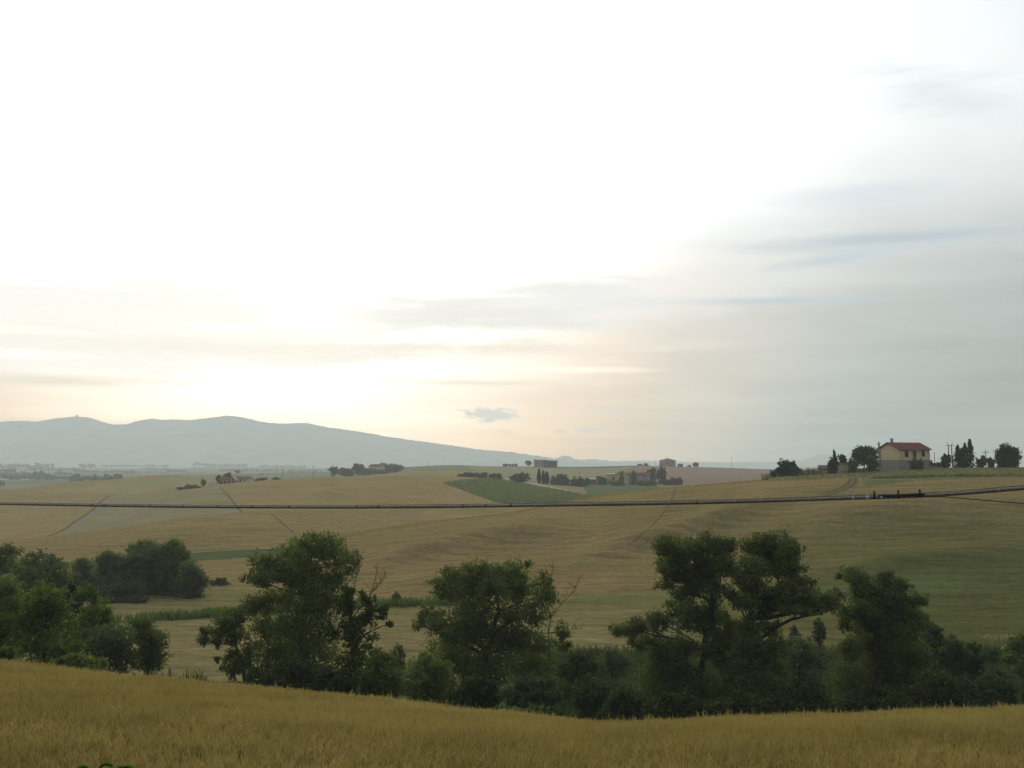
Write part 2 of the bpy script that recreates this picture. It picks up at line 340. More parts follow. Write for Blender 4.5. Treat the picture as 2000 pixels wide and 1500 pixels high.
def smooth(a, k):
    w = np.hanning(k+2)[1:-1]; w /= w.sum(); return np.convolve(np.pad(a, k//2, mode='edge'), w, mode='valid')[:len(a)]
KY, KZ = [], []
pxn = 1000 + F*TD*CP
def const(v): return np.full(nc, float(v))
KY += [const(-80), const(1.5), const(15)]; KZ += [const(.2), const(.5), const(-5.34+ZC)]
side = np.clip((pxn-600)/600, 0, 1)
for c in CR:
    if c == 'z48': KY.append(const(50)); KZ.append(ZC - (11.9 + 1.8*side)); continue
    if c == 'z75': KY.append(const(75)); KZ.append(ZC - (16.6 + 2.0*side)); continue
    if c == 'z100': KY.append(const(100)); KZ.append(ZC - (19.7+.3*side)); continue
    a = np.array(c, float); px = pxn.copy()
    for _ in range(4):
        py = np.interp(px, a[:, 0], a[:, 2]); px = 1000 + F*TD*(CP - (750-py)/F*SP)
    core = np.abs(TD) <= .551
    Y = np.interp(px, a[:, 0], a[:, 1])
    py[core] = smooth(py[core], 27); Y[core] = smooth(Y[core], 41)
    v = (750-py)/F; z = ZC + Y*(SP+v*CP)/(CP-v*SP)
    if c is CR[0]: z = z - W8
    KY.append(Y); KZ.append(z)
KY = np.array(KY); KZ = np.array(KZ)
for y in (9000., 16000.): KY = np.vstack([KY, const(y)]); KZ = np.vstack([KZ, KZ[-1]*0 + ZC - 10 - (y-9000)*.002])
def pchip(KY, KZ, y):
    """monotone cubic along each column at the distance y"""
    h = np.diff(KY, axis=0); s = np.diff(KZ, axis=0)/h
    d = np.zeros_like(KZ)
    w1 = 2*h[1:]+h[:-1]; w2 = h[1:]+2*h[:-1]; ok = s[1:]*s[:-1] > 0
    with np.errstate(divide='ignore', invalid='ignore'):
        d[1:-1] = np.where(ok, (w1+w2)/(w1/s[:-1]+w2/s[1:]), 0)
    d[0] = s[0]; d[-1] = s[-1]
    return h, s, d
PH, PS, PD = pchip(KY, KZ, 0)
ci = np.arange(nc)
def zrow(y):
    k = np.clip((KY <= y).sum(0)-1, 0, len(KY)-2)
    h = PH[k, ci]; t = (y-KY[k, ci])/h
    h00 = 2*t**3-3*t**2+1; h10 = t**3-2*t**2+t; h01 = -2*t**3+3*t**2; h11 = t**3-t**2
    return h00*KZ[k, ci]+h10*h*PD[k, ci]+h01*KZ[k+1, ci]+h11*h*PD[k+1, ci]
YR = np.concatenate([np.linspace(-80, 1, 14), np.linspace(2, 14, 14), np.geomspace(15, 1300, 640), np.geomspace(1310, 16000, 130)])
def wid(Y): return np.where(Y < 15, 15., Y)
GZ = np.array([zrow(y) for y in YR])
GX = TD[None, :]*wid(YR)[:, None]; GY = np.repeat(YR[:, None], nc, 1)
# value noise for small natural undulation
def vnoise(x, y, seed=0):
    def h(i, j):
        n = (i*374761393 + j*668265263 + seed*1442695041) & 0xffffffff
        n = ((n ^ (n >> 13))*1274126177) & 0xffffffff
        return ((n ^ (n >> 16)) & 0xffff)/65535.
    i = np.floor(x).astype(np.int64); j = np.floor(y).astype(np.int64); fx = x-i; fy = y-j
    fx = fx*fx*(3-2*fx); fy = fy*fy*(3-2*fy)
    return (h(i, j)*(1-fx)+h(i+1, j)*fx)*(1-fy) + (h(i, j+1)*(1-fx)+h(i+1, j+1)*fx)*fy
def fbm(x, y, o=4, seed=0):
    r = 0; a = .5
    for k in range(o): r = r + a*vnoise(x*2**k, y*2**k, seed+k); a *= .5
    return r/(1-.5**o)
PYG = py_of(GZ, np.maximum(GY, 2)); PXG = px_of(GX, np.maximum(GY, 2), PYG)
def spur(line, amp, up, dn, y0, y1):
    """a soft fold of the hillside along a line, steep on its near side"""
    a = np.array(line, float); L = np.interp(PXG, a[:, 0], a[:, 1]); d = PYG - L
    e = np.clip((PXG-a[0, 0])/200, 0, 1)*np.clip((a[-1, 0]-PXG)/200, 0, 1); e = e*e*(3-2*e)
    return amp*e*np.where(d < 0, np.exp(-(d/up)**2), np.exp(-(d/dn)**2))*((GY > y0) & (GY < y1))
amp_n = np.clip((GY-110)/100, 0, 1)*np.clip((1100-GY)/300, 0, 1)*(1-.9*np.exp(-((GY-290)/30)**2)*np.clip((PXG-900)/300, 0, 1))
GZ = GZ + amp_n*(fbm(GX/70, GY/60, 2, 3)-.5)*2.4
GZ += spur([(640, 1122), (760, 1098), (900, 1070), (1000, 1052), (1180, 1030)], 2.6, 22, 10, 150, 300)
GZ += spur([(1060, 1118), (1180, 1082), (1290, 1056), (1400, 1020), (1500, 988), (1600, 962)], 2.3, 26, 13, 130, 290)
GZ += spur([(1560, 1128), (1700, 1105), (1850, 1090), (2100, 1060)], 1.2, 24, 12, 110, 290)
GZ += spur([(1500, 1040), (1650, 1010), (1850, 990), (2100, 980)], 1.8, 22, 16, 150, 290)
GZ += spur([(480, 990), (600, 975), (700, 962), (860, 958)], 2.4, 12, 8, 430, 640)
GZ += spur([(700, 1165), (850, 1140), (1000, 1120), (1150, 1100)], 1.6, 20, 12, 140, 260)
GZ += spur([(0, 1000), (120, 1010), (200, 1030)], 1.4, 12, 10, 330, 560)
GZ += spur([(660, 1090), (800, 1062), (960, 1030)], 1.6, 16, 8, 180, 300)
YV = YR
def hgt(x, y):
    """ground height at a point (scalars)"""
    w = 15. if y < 15 else y
    t = x/w; i = min(max(int(np.searchsorted(TD, t))-1, 0), nc-2); j = min(max(int(np.searchsorted(YV, y))-1, 0), len(YV)-2)
    a = (t-TD[i])/(TD[i+1]-TD[i]); b = (y-YV[j])/(YV[j+1]-YV[j])
    return float((GZ[j, i]*(1-a)+GZ[j, i+1]*a)*(1-b) + (GZ[j+1, i]*(1-a)+GZ[j+1, i+1]*a)*b)
def hgts(x, y):
    t = x/np.where(y < 15, 15., y); i = np.clip(np.searchsorted(TD, t)-1, 0, nc-2); j = np.clip(np.searchsorted(YV, y)-1, 0, len(YV)-2)
    a = (t-TD[i])/(TD[i+1]-TD[i]); b = (y-YV[j])/(YV[j+1]-YV[j])
    return (GZ[j, i]*(1-a)+GZ[j, i+1]*a)*(1-b) + (GZ[j+1, i]*(1-a)+GZ[j+1, i+1]*a)*b
def hit(px, py, y0=40., y1=6000.):
    """where the sight line through a pixel meets the ground, looking beyond y0"""
    a, b = ray(px, py); y = y0; prev = None
    while y < y1:
        d = ZC + b*y - hgt(a*y, y)
        if d <= 0 and prev is not None:
            lo, hi = prev, y
            for _ in range(12):
                m = (lo+hi)/2
                if ZC + b*m - hgt(a*m, m) > 0: lo = m
                else: hi = m
            return Vector((a*hi, hi, hgt(a*hi, hi)))
        if d > 0: prev = y
        y *= 1.006
    return Vector((a*y0, y0, hgt(a*y0, y0)))
def foot(px, Y, py=950):
    x = ray(px, py)[0]*Y; return Vector((x, Y, hgt(x, Y)))

# land cover: colours of crops, fallow and grass by plot
PYG = py_of(GZ, np.maximum(GY, 2)); PXG = px_of(GX, np.maximum(GY, 2), PYG)
C = np.zeros(GZ.shape+(3,)); C[:] = (.245, .178, .078)
def inpoly(poly):
    x, y = PXG, PYG; r = np.zeros(x.shape, bool); n = len(poly)
    for i in range(n):
        x0, y0 = poly[i]; x1, y1 = poly[(i+1) % n]
        if y0 == y1: continue
        r ^= ((y0 > y) != (y1 > y)) & (x < (x1-x0)*(y-y0)/(y1-y0)+x0)
    return r
def cover(poly, col, y0, y1, mix=1.):
    m = inpoly(poly) & (GY >= y0) & (GY <= y1); C[m] = C[m]*(1-mix) + np.array(col)*mix
def band(y0, y1, col, px0=-1e4, px1=1e4): 
    m = (GY >= y0) & (GY <= y1) & (PXG > px0) & (PXG < px1); C[m] = col
ORE = (.27, .185, .082); STRAW = (.215, .175, .078); GRN = (.085, .13, .045); GREY = (.225, .183, .098)
band(-100, 36, (.10, .08, .035)); band(36, 112, (.07, .085, .04))
band(1000, 20000, (.16, .165, .09))
cover([(-900, 1330), (-900, 1150), (480, 1150), (480, 1190), (700, 1180), (860, 1178), (1130, 1190), (1400, 1200), (1400, 1330)], STRAW, 96, 170)
# greener lower right of the big hill, fading over a distance
g = np.clip((PXG-1150)/650, 0, 1)*np.clip((PYG-955)/130, 0, 1)*((GY > 105) & (GY < 300))
n_ = fbm(GX/30, GY/22, 4, 11); g = np.clip(g*(.75+.5*n_), 0, 1)[..., None]
C = C*(1-g) + np.array((.10, .102, .032))*g
e_ = np.exp(-((PYG-1172-(1200-PXG)*.05)/14)**2)*np.clip((PXG-1040)/80, 0, 1)*((GY > 120) & (GY < 190)); C = C*(1-.6*e_[..., None]) + np.array((.11, .14, .05))*.6*e_[..., None]
cover([(100, 1100), (360, 1080), (520, 1072), (640, 1060), (640, 1078), (380, 1096), (100, 1112)], (.085, .11, .045), 180, 262)
cover([(70, 1048), (112, 1038), (160, 1012), (200, 985), (232, 966), (300, 966), (345, 958), (430, 950), (455, 980), (475, 1003), (364, 1014), (238, 1034)], GREY, 300, 600)
cover([(-900, 960), (0, 957), (228, 966), (200, 980), (150, 1018), (100, 1044), (0, 1058), (-900, 1070)], (.25, .18, .085), 300, 570)
cover([(865, 944), (900, 936), (960, 933), (1030, 945), (1130, 966), (1180, 972), (1180, 990), (1000, 990), (940, 968)], (.125, .13, .06), 440, 720)
cover([(1140, 945), (1330, 935), (1330, 975), (1150, 985)], (.10, .115, .055), 450, 780)
cover([(900, 905), (1250, 905), (1200, 925), (1100, 948), (960, 935)], (.225, .205, .105), 690, 1200)
cover([(1230, 912), (1560, 912), (1560, 960), (1300, 960)], (.215, .148, .108), 600, 1120)
cover([(1060, 900), (1330, 905), (1300, 918), (1180, 916), (1060, 914)], (.13, .12, .09), 1080, 1200)
cover([(1700, 905), (2900, 900), (2900, 936), (1950, 931), (1800, 938), (1690, 950), (1680, 930)], (.15, .15, .062), 240, 350)
cover([(1490, 930), (1690, 918), (1690, 928), (1600, 934), (1490, 942)], (.15, .15, .07), 280, 340)
cover([(30, 965), (400, 925), (450, 965)], (.24, .2, .085), 700, 900)
pn = fbm(GX/400, GY/900, 3, 21); pm = (GY > 1000)
for lo, hi, c in ((.0, .4, (.09, .11, .06)), (.4, .5, (.15, .155, .09)), (.5, .6, (.26, .22, .14)), (.6, 1., (.12, .13, .08))):
    m = pm & (GY > 1400) & (pn >= lo) & (pn < hi); C[m] = c
n_ = fbm(GX/9, GY/14, 4, 31)[..., None]; C = C*(.88+.24*n_)*(.97+.2*np.clip((GY-250)/120, 0, 1))[..., None]  # far fields lightened with distance, standing in for stronger light on them
V = np.stack([GX, GY, GZ], -1).reshape(-1, 3)
nr = len(YR); idx = np.arange(nr*nc).reshape(nr, nc)
Q = np.stack([idx[:-1, :-1], idx[:-1, 1:], idx[1:, 1:], idx[1:, :-1]], -1).reshape(-1, 4)
gm, nt, p = base_mat('crops_and_grass', 1., 0.)
at_ = nd(nt, 'ShaderNodeAttribute', attribute_name='cover'); g_ = nd(nt, 'ShaderNodeNewGeometry')
def scl(nt, vec, s, rz=0):
    m = nd(nt, 'ShaderNodeMapping'); m.inputs['Scale'].default_value = s; m.inputs['Rotation'].default_value = (0, 0, rz); lk(nt, vec, m.inputs[0]); return m.outputs[0]
P_ = g_.outputs['Position']
na = noise(nt, scl(nt, P_, (.02, .05, .05), .3), 1., 6, .6, .5)
nb = noise(nt, scl(nt, P_, (.06, .5, .5), .35), 1., 5, .65, .6)       # drilled rows and lodged streaks
nc_ = noise(nt, scl(nt, P_, (.7, .9, .9)), 1., 5, .75)
c = at_.outputs['Color']
c = mixcol(nt, ramp(nt, na, [(.36, 0), (.64, .55)]), c, mixcol(nt, 1., c, (.80, .92, .8), 'MULTIPLY'))
c = mixcol(nt, 1., c, ramp(nt, nb, [(.3, .72), (.5, 1.), (.7, 1.22)]), 'MULTIPLY')
c = mixcol(nt, 1., c, ramp(nt, nc_, [(.3, .70), (.5, 1.), (.7, 1.28)]), 'MULTIPLY')
wv_ = nd(nt, 'ShaderNodeTexWave'); wv_.bands_direction = 'Y'; wv_.inputs['Scale'].default_value = .055; wv_.inputs['Distortion'].default_value = 3.5; wv_.inputs['Detail'].default_value = 2; wv_.inputs['Detail Scale'].default_value = .25
lk(nt, scl(nt, P_, (1, 1, 0), .35), wv_.inputs['Vector'])
c = mixcol(nt, 1., c, ramp(nt, wv_.outputs['Fac'], [(0, .87), (.12, .98), (.6, 1.01), (1, 1.03)]), 'MULTIPLY')
lk(nt, c, p.inputs['Base Color'])
b = nd(nt, 'ShaderNodeBump'); b.inputs['Strength'].default_value = .6; b.inputs['Distance'].default_value = .45
lk(nt, mth(nt, 'ADD', nc_, mth(nt, 'MULTIPLY', nb, .8)), b.inputs['Height']); lk(nt, b.outputs[0], p.inputs['Normal'])
ground = link('ground', np_mesh('ground', V, Q, True, col=C.reshape(-1, 3)), gm); tag(ground, kind='structure')

# ------------------------------------------------------------------ mountains and far hills
def range_mesh(name, crest, Y0, Yc, Y1, base, seed, rough, mat, treeline=1.2):
    a = np.array(crest, float); pxs = np.linspace(a[0, 0], a[-1, 0], 1500)
    py = np.interp(pxs, a[:, 0], a[:, 1]); py = smooth(py, 3)
    py = py - treeline*(fbm(pxs/7, pxs*0, 4, seed)-.5)*2
    rows = np.concatenate([np.linspace(0, 1, 70), np.linspace(1.02, 1.6, 10)])
    V = []; 
    for r in rows:
        Y = Y0 + (Yc-Y0)*r if r <= 1 else Yc + (Y1-Yc)*(r-1)/.6
        v = (750-py)/F; zc = (SP+v*CP)/(CP-v*SP)*Yc; xr = (pxs-1000)/F/(CP-v*SP)
        s = r**1.5 if r <= 1 else 1-((r-1)/.6)**1.6
        n = fbm(xr*Yc/900+seed, np.full_like(xr, Y/900), 5, seed)-.5
        z = base + (zc-base)*s + n*rough*(1-s)*s*4*(zc-base)
        V.append(np.stack([xr*Y, np.full_like(xr, Y), ZC+z], -1))
    V = np.array(V); n, m = V.shape[:2]; i = np.arange(n*m).reshape(n, m)
    Q = np.stack([i[:-1, :-1], i[:-1, 1:], i[1:, 1:], i[1:, :-1]], -1).reshape(-1, 4)
    return tag(link(name, np_mesh(name, V.reshape(-1, 3), Q, True), mat), kind='structure')
mm, nt, p = base_mat('wooded_mountain', 1., 0.)
g2 = nd(nt, 'ShaderNodeNewGeometry'); n_a = noise(nt, g2.outputs['Position'], .004, 6, .65); n_b = noise(nt, g2.outputs['Position'], .03, 4, .7)
c = mixcol(nt, ramp(nt, n_a, [(.42, 0), (.6, 1)]), (.035, .05, .028), (.17, .165, .10))
c = mixcol(nt, 1., c, ramp(nt, n_b, [(.3, .7), (.7, 1.3)]), 'MULTIPLY'); lk(nt, c, p.inputs['Base Color'])
range_mesh('mountains', [(-1500, 900), (-900, 850), (-300, 830), (0, 824), (30, 822), (75, 823), (110, 817), (148, 813), (175, 815), (200, 824), (218, 829), (245, 829), (272, 821), (300, 818), (318, 821), (335, 819), (370, 820), (400, 817), (440, 812), (470, 814), (510, 824), (545, 827), (600, 826), (640, 835), (668, 838), (720, 846), (770, 855), (860, 867), (930, 877), (1000, 883), (1060, 892), (1090, 897), (1150, 903), (1250, 914), (1400, 925)], 6800, 8600, 10400, -30, 5, .35, mm)
range_mesh('hills', [(300, 925), (700, 918), (900, 906), (1020, 898), (1085, 896), (1100, 890), (1112, 891), (1125, 897), (1140, 898), (1150, 896), (1165, 897), (1200, 901), (1250, 900), (1300, 901), (1360, 902), (1420, 903), (1500, 902), (1540, 902), (1565, 899), (1590, 892), (1596, 887), (1612, 886), (1620, 889), (1655, 888), (1700, 890), (1760, 896), (1830, 896), (1900, 897), (1960, 895), (2050, 893), (2300, 885), (3200, 905)], 8200, 9700, 10600, -30, 9, .3, mm, .6)

# ------------------------------------------------------------------ tracks, lanes and field edges as ribbons on the ground
def ribbon(name, pts, width, mat, y0, lift=.05, kind='structure', y1=3000):
    P = []
    a = np.array(pts, float); seg = np.concatenate([[0], np.cumsum(np.hypot(*np.diff(a, axis=0).T))]); n = max(int(seg[-1]/4), 6)
    for s in np.linspace(0, seg[-1], n):
        px, py = np.interp(s, seg, a[:, 0]), np.interp(s, seg, a[:, 1]); P.append(hit(px, py, y0, y1))
    # drop strays that jumped behind a crest
    Q_ = [P[0]]
    for q in P[1:]:
        if (q-Q_[-1]).length < 90: Q_.append(q)
    P = Q_
    for _ in range(3): P = [P[0]]+[(P[i-1]+P[i]*2+P[i+1])/4 for i in range(1, len(P)-1)]+[P[-1]]
    v, f = [], []
    for i, q in enumerate(P):
        d = (P[min(i+1, len(P)-1)]-P[max(i-1, 0)]); d.z = 0; d.normalize(); s = Vector((-d.y, d.x, 0))*width/2*(.85+.3*random.random())
        for e in (-1, -.33, .33, 1): w = q+s*e; v.append((w.x, w.y, hgt(w.x, w.y)+lift))
    for i in range(len(P)-1):
        for k in range(3): f.append((i*4+k, i*4+k+1, (i+1)*4+k+1, (i+1)*4+k))
    me = bpy.data.meshes.new(name); me.from_pydata(v, [], f); me.update()
    return tag(link(name, me, mat), kind=kind)
m_track = plain('pale_earth', (.27, .24, .17), (.21, .18, .12), .5)
m_lane = plain('gravel_lane', (.42, .4, .37), (.34, .32, .29), .5)
m_edge = plain('dark_verge', (.15, .13, .07), (.11, .10, .055), .5)
m_rut = plain('trodden_crop', (.125, .105, .055), (.10, .09, .05), .5)
tr = [(96, 1050), (125, 1040), (150, 1022), (172, 1008), (190, 994), (203, 980), (218, 971), (236, 966)]
ribbon('track', tr, 1.5, m_track, 300)
ribbon('track', [(x-4, y-2) for x, y in tr], 1.3, m_edge, 300, .08)
ribbon('track', [(0, 1059), (40, 1057), (80, 1053), (104, 1047)], 2.5, m_edge, 292, .08)
ribbon('track', [(x+9, y+3) for x, y in tr], 1.1, m_track, 300, .08)
ribbon('road', [(985, 934), (1010, 939), (1045, 946), (1085, 954), (1120, 962), (1150, 971)], 6.5, m_lane, 470, .12)
ribbon('path', [(430, 952), (440, 962), (452, 976), (466, 994), (474, 1002)], .8, m_rut, 380)
ribbon('path', [(527, 1003), (545, 1015), (560, 1030), (572, 1040)], .45, m_rut, 240)
ribbon('path', [(1322, 956), (1312, 975), (1298, 1000), (1270, 1030), (1235, 1060)], .3, m_rut, 150)
ribbon('path', [(1662, 934), (1660, 942), (1650, 950), (1630, 958), (1600, 966)], 1.0, m_rut, 200)
ribbon('path', [(1671, 933), (1673, 941), (1662, 951), (1640, 960), (1612, 968)], 1.0, m_rut, 200)
ribbon('path', [(1880, 1162), (1882, 1148), (1884, 1138)], .25, m_rut, 110)
ribbon('path', [(1890, 1168), (1895, 1150), (1897, 1136), (1925, 1125)], .25, m_rut, 110)
ribbon('path', [(960, 911.5), (1010, 911.5), (1120, 912.5), (1180, 911.5)], 9, m_edge, 1020, .1)

# ------------------------------------------------------------------ foliage builder
def leaves(cent, rad, n, size, flat=1., rngs=rng):
    """n rhombic leaves clustered at the tips of twigs inside ellipsoids"""
    cent = np.asarray(cent, float); rad = np.asarray(rad, float)
    Vs = []; T = []
    for c, r, k in zip(cent, rad, n):
        k = int(k)
        if k < 4: k = 4
        nk = max(4, k//20)
        d = rngs.normal(size=(nk, 3)); d /= np.linalg.norm(d, axis=1)[:, None]
        cc = d*(rngs.random(nk)**.42)[:, None]*np.where(rngs.random(nk) < .16, 1.16, .90)[:, None]
        lump = 1 + .25*np.sin(d[:, 0]*5+c[0])*np.cos(d[:, 2]*4+c[2])
        cc = c + cc*r*lump[:, None]
        w = rngs.integers(0, nk, k)
        sp = rngs.normal(size=(k, 3))*(.155*np.minimum(r.min()*1.0, 1.5)+size*.5)
        p = cc[w] + sp*[1, 1, .75]
        tone = (rngs.random(nk)[w])*.65 + rngs.random(k)*.35
        Vs.append(p); T.append(tone)
    p = np.concatenate(Vs); T = np.concatenate(T); k = len(p)
    a = rngs.normal(size=(k, 3)); a /= np.linalg.norm(a, axis=1)[:, None]
    b = np.cross(a, rngs.normal(size=(k, 3))); b /= np.linalg.norm(b, axis=1)[:, None]
    s = size*(.6+.8*rngs.random(k))[:, None]
    V = np.stack([p-a*s, p+b*s*.55, p+a*s, p-b*s*.55], 1).reshape(-1, 3)
    return V, np.arange(4*k).reshape(-1, 4), T
def limb(mb, a, b, r0, r1, bend=.12, n=6, sides=6):
    a = Vector(a); b = Vector(b); L = (b-a).length
    j = Vector((random.uniform(-1, 1), random.uniform(-1, 1), random.uniform(-.2, .6)))*L*bend
    P = []
    for i in range(n+1):
        t = i/n; q = a.lerp(b, t) + j*math.sin(math.pi*t)
        q += Vector((random.gauss(0, 1), random.gauss(0, 1), random.gauss(0, .6)))*L*.012*(1 if 0 < i < n else 0)
        P.append(q)
    mb.tube(P, [r0+(r1-r0)*(i/n) for i in range(n+1)], sides); return P
def tree(name, label, cat, Y, base, blobs, leaf, mat, dens=1., trunk=.3, group=None, depth=.55, joints=None, dead=None, sunk=0., nolimb=False, twigs=True, barkm='bark', base_py=1200, thick=None, grow=1.09, skirt=False):
    """blobs (px, py, rx, ry[, density]) at distance Y; base: px of the foot; joints: (px, py) points up the trunk"""
    s = Y/F
    ft = foot(base, Y, base_py); ft.z -= sunk
    root = empty(name, ft); tag(root, label, cat, group)
    cen, rad, num = [], [], []
    if skirt:       # foliage down to the ground
        gp = py_of(ft.z, Y); lo = max(b[1]+b[3]*.7 for b in blobs); x0 = min(b[0]-b[2]*.6 for b in blobs); x1 = max(b[0]+b[2]*.6 for b in blobs)
        if gp > lo+1:
            hh = max((gp-lo)/2+2, 2)
            blobs = list(blobs) + [(x0+(x1-x0)*(i+.5)/3, (gp+lo)/2, (x1-x0)*.24, hh) for i in range(3)]
    W = max(b[2] for b in blobs)*s
    span = (max(b[0]+b[2] for b in blobs)-min(b[0]-b[2] for b in blobs))*s
    for b in blobs:
        px, py, rx, ry = b[:4]; rx *= grow; ry *= grow; dd = b[4] if len(b) > 4 else 1.
        yo = random.uniform(-1, 1)*depth*span*.42 if len(blobs) > 1 else 0
        q = at(px, py, Y+yo) ; q = q - ft
        rd = (rx+ry)/2*s*(thick or 1.)
        cen.append(q); rad.append((rx*s, rd, ry*s))
        num.append(max(10, 2.0*dens*dd*math.pi*rx*ry*s*s/(leaf*leaf*.55)))
    V, Qd, T = leaves([tuple(c) for c in cen], rad, num, leaf)
    link('crown', np_mesh('crown', V, Qd, tone=T), mat, root)
    mb = MB()
    js = [Vector((0, 0, -.3))]
    if joints:
        js += [at(x, y, Y)-ft for x, y in joints]
    else:
        top = max(c.z for c in cen); cx = sum(c.x for c in cen)/len(cen)
        js += [Vector((cx*.25, 0, top*.25)), Vector((cx*.6, 0, top*.5)), Vector((cx, 0, top*.72))]
    n = len(js)
    for i in range(n-1): limb(mb, js[i], js[i+1], trunk*(1-.62*i/max(n-1, 1)), trunk*(1-.62*(i+1)/max(n-1, 1)), .05, 4, 8)
    if not nolimb:
        for c, r in zip(cen, rad):
            # leave the trunk at the nearest lower joint
            k = min(range(n), key=lambda i: (c-js[i]).length + (1e3 if js[i].z > c.z-.2*r[2] and i > 0 else 0) + (2.0 if i == 0 else 0))
            P = limb(mb, js[k], c, max(trunk*.34*(1-.5*k/n), .02), .02 if leaf < .3 else .05, .16, 5, 5)
            if twigs:
                for _ in range(6):
                    d = Vector((random.gauss(0, 1), random.gauss(0, 1), random.gauss(.3, .8))).normalized()
                    limb(mb, P[random.choice((3, 4, 5))], c+Vector((d.x*r[0], d.y*r[1], d.z*r[2]))*.95, .022, .006, .1, 3, 4)
    mb.build('trunk', M[barkm], root)
    if dead:
        for path in dead:
            db = MB()
            P = [at(x, y, Y)-ft for x, y in path]
            db.tube(P, [.042-.03*i/(len(P)-1) for i in range(len(P))], 5)
            for i in range(1, len(P)):
                for _ in range(4):
                    a0 = P[i-1].lerp(P[i], random.random()); d = Vector((random.uniform(-.7, .7), random.uniform(-.4, .4), random.uniform(.3, 1)))
                    L = random.uniform(.5, 1.3); Pq = limb(db, a0, a0+d*L, .015, .005, .15, 3, 4)
                    limb(db, Pq[1], Pq[1]+Vector((random.uniform(-.6, .6), random.uniform(-.3, .3), random.uniform(.2, .7)))*L*.7, .012, .005, .15, 2, 4)
            db.build('dead_branch', M['dead'], root)
    return root
def bush(name, label, px, py, rx, ry, Y, mat, leaf=.13, dens=1., group=None, cat='bush', extra=None):
    """a shrub that reaches the ground: several lumps over short stems"""
    bl = [(px, py, rx*.62, ry*.7), (px-rx*.5, py+ry*.25, rx*.5, ry*.55), (px+rx*.5, py+ry*.2, rx*.48, ry*.55), (px-rx*.15, py-ry*.45, rx*.38, ry*.42), (px+rx*.3, py-ry*.35, rx*.34, ry*.38), (px, py+ry*.6, rx*.8, ry*.5)]
    return tree(name, label, cat, Y, px, bl+(extra or []), leaf, mat, dens, .07, group, .8, twigs=False, base_py=py+ry, skirt=True)

GT = 'trees of the wooded hollow below the oat field'
# -- the big leaning pairs right of centre
tree('broadleaf_tree', 'tall tree with a square twin-topped crown and a low left bough', 'tree', 74, 1370,
 [(1307, 1066, 28, 22), (1336, 1079, 30, 27), (1387, 1064, 32, 22), (1412, 1070, 26, 22), (1299, 1100, 22, 18), (1328, 1117, 30, 25), (1378, 1108, 36, 28), (1303, 1142, 22, 13, .7), (1336, 1160, 28, 20, .8), (1412, 1104, 26, 24), (1370, 1145, 26, 20, .7), (1402, 1150, 22, 20, .7), (1352, 1130, 26, 22), (1385, 1185, 20, 18, .6), (1310, 1110, 22, 22), (1352, 1078, 26, 24), (1400, 1200, 22, 18, .7), (1400, 1262, 30, 24), (1330, 1188, 34, 20), (1349, 1209, 38, 22), (1386, 1222, 26, 25), (1278, 1213, 30, 19), (1236, 1226, 30, 17), (1206, 1232, 18, 12), (1257, 1255, 34, 16), (1294, 1272, 35, 22), (1328, 1264, 35, 26), (1299, 1306, 40, 30), (1341, 1320, 48, 34), (1290, 1345, 55, 30), (1370, 1350, 50, 30)],
 .105, M['oak'], 1.25, .28, GT, joints=[(1366, 1315), (1376, 1270), (1387, 1215), (1390, 1175), (1392, 1130)], base_py=1380)
tree('broadleaf_tree', 'tall round-topped tree with one long bare bough sweeping to the right', 'tree', 72, 1448,
 [(1509, 1058, 36, 20), (1479, 1070, 30, 24), (1538, 1075, 24, 22), (1509, 1091, 45, 28), (1551, 1108, 20, 20), (1471, 1112, 32, 23), (1530, 1117, 28, 16), (1446, 1130, 18, 15), (1437, 1163, 24, 18, .8), (1454, 1180, 20, 16, .8), (1500, 1167, 24, 16, .7), (1538, 1154, 30, 18), (1563, 1142, 28, 15), (1572, 1167, 32, 20), (1530, 1185, 30, 14, .9), (1614, 1175, 30, 17), (1630, 1163, 16, 13), (1585, 1188, 26, 9), (1545, 1172, 34, 18), (1560, 1192, 34, 10), (1478, 1150, 26, 22), (1490, 1190, 26, 20), (1462, 1225, 26, 20), (1420, 1250, 26, 20), (1500, 1228, 24, 16, .8), (1478, 1275, 34, 26), (1515, 1262, 26, 18, .7), (1500, 1305, 40, 28), (1433, 1230, 22, 18), (1454, 1262, 33, 24), (1420, 1285, 35, 28), (1454, 1318, 48, 35), (1490, 1345, 50, 30), (1430, 1360, 45, 28)],
 .105, M['oak'], 1.35, .26, GT, joints=[(1448, 1320), (1455, 1262), (1462, 1212), (1470, 1170), (1482, 1125), (1500, 1085)], base_py=1380)
lim = MB(); ft_ = foot(1448, 72, 1380)
lp = [at(x, y, Y_) - ft_ for x, y, Y_ in ((1456, 1275, 72), (1479, 1253, 71.8), (1500, 1236, 71.6), (1521, 1222, 71.4), (1545, 1210, 71.2), (1575, 1203, 71), (1605, 1200, 71))]
lim.tube(lp, [.17, .15, .13, .12, .1, .07, .03], 7)
for i in range(2, 7):
    for _ in range(3): limb(lim, lp[i], lp[i]+Vector((random.uniform(-.5, .8), random.uniform(-.3, .3), random.uniform(.5, 1.3))), .035, .01, .15, 3, 4)
lim.build('bough', M['bark'], [o for o in COL.objects if o.name == 'broadleaf_tree.001'][0])
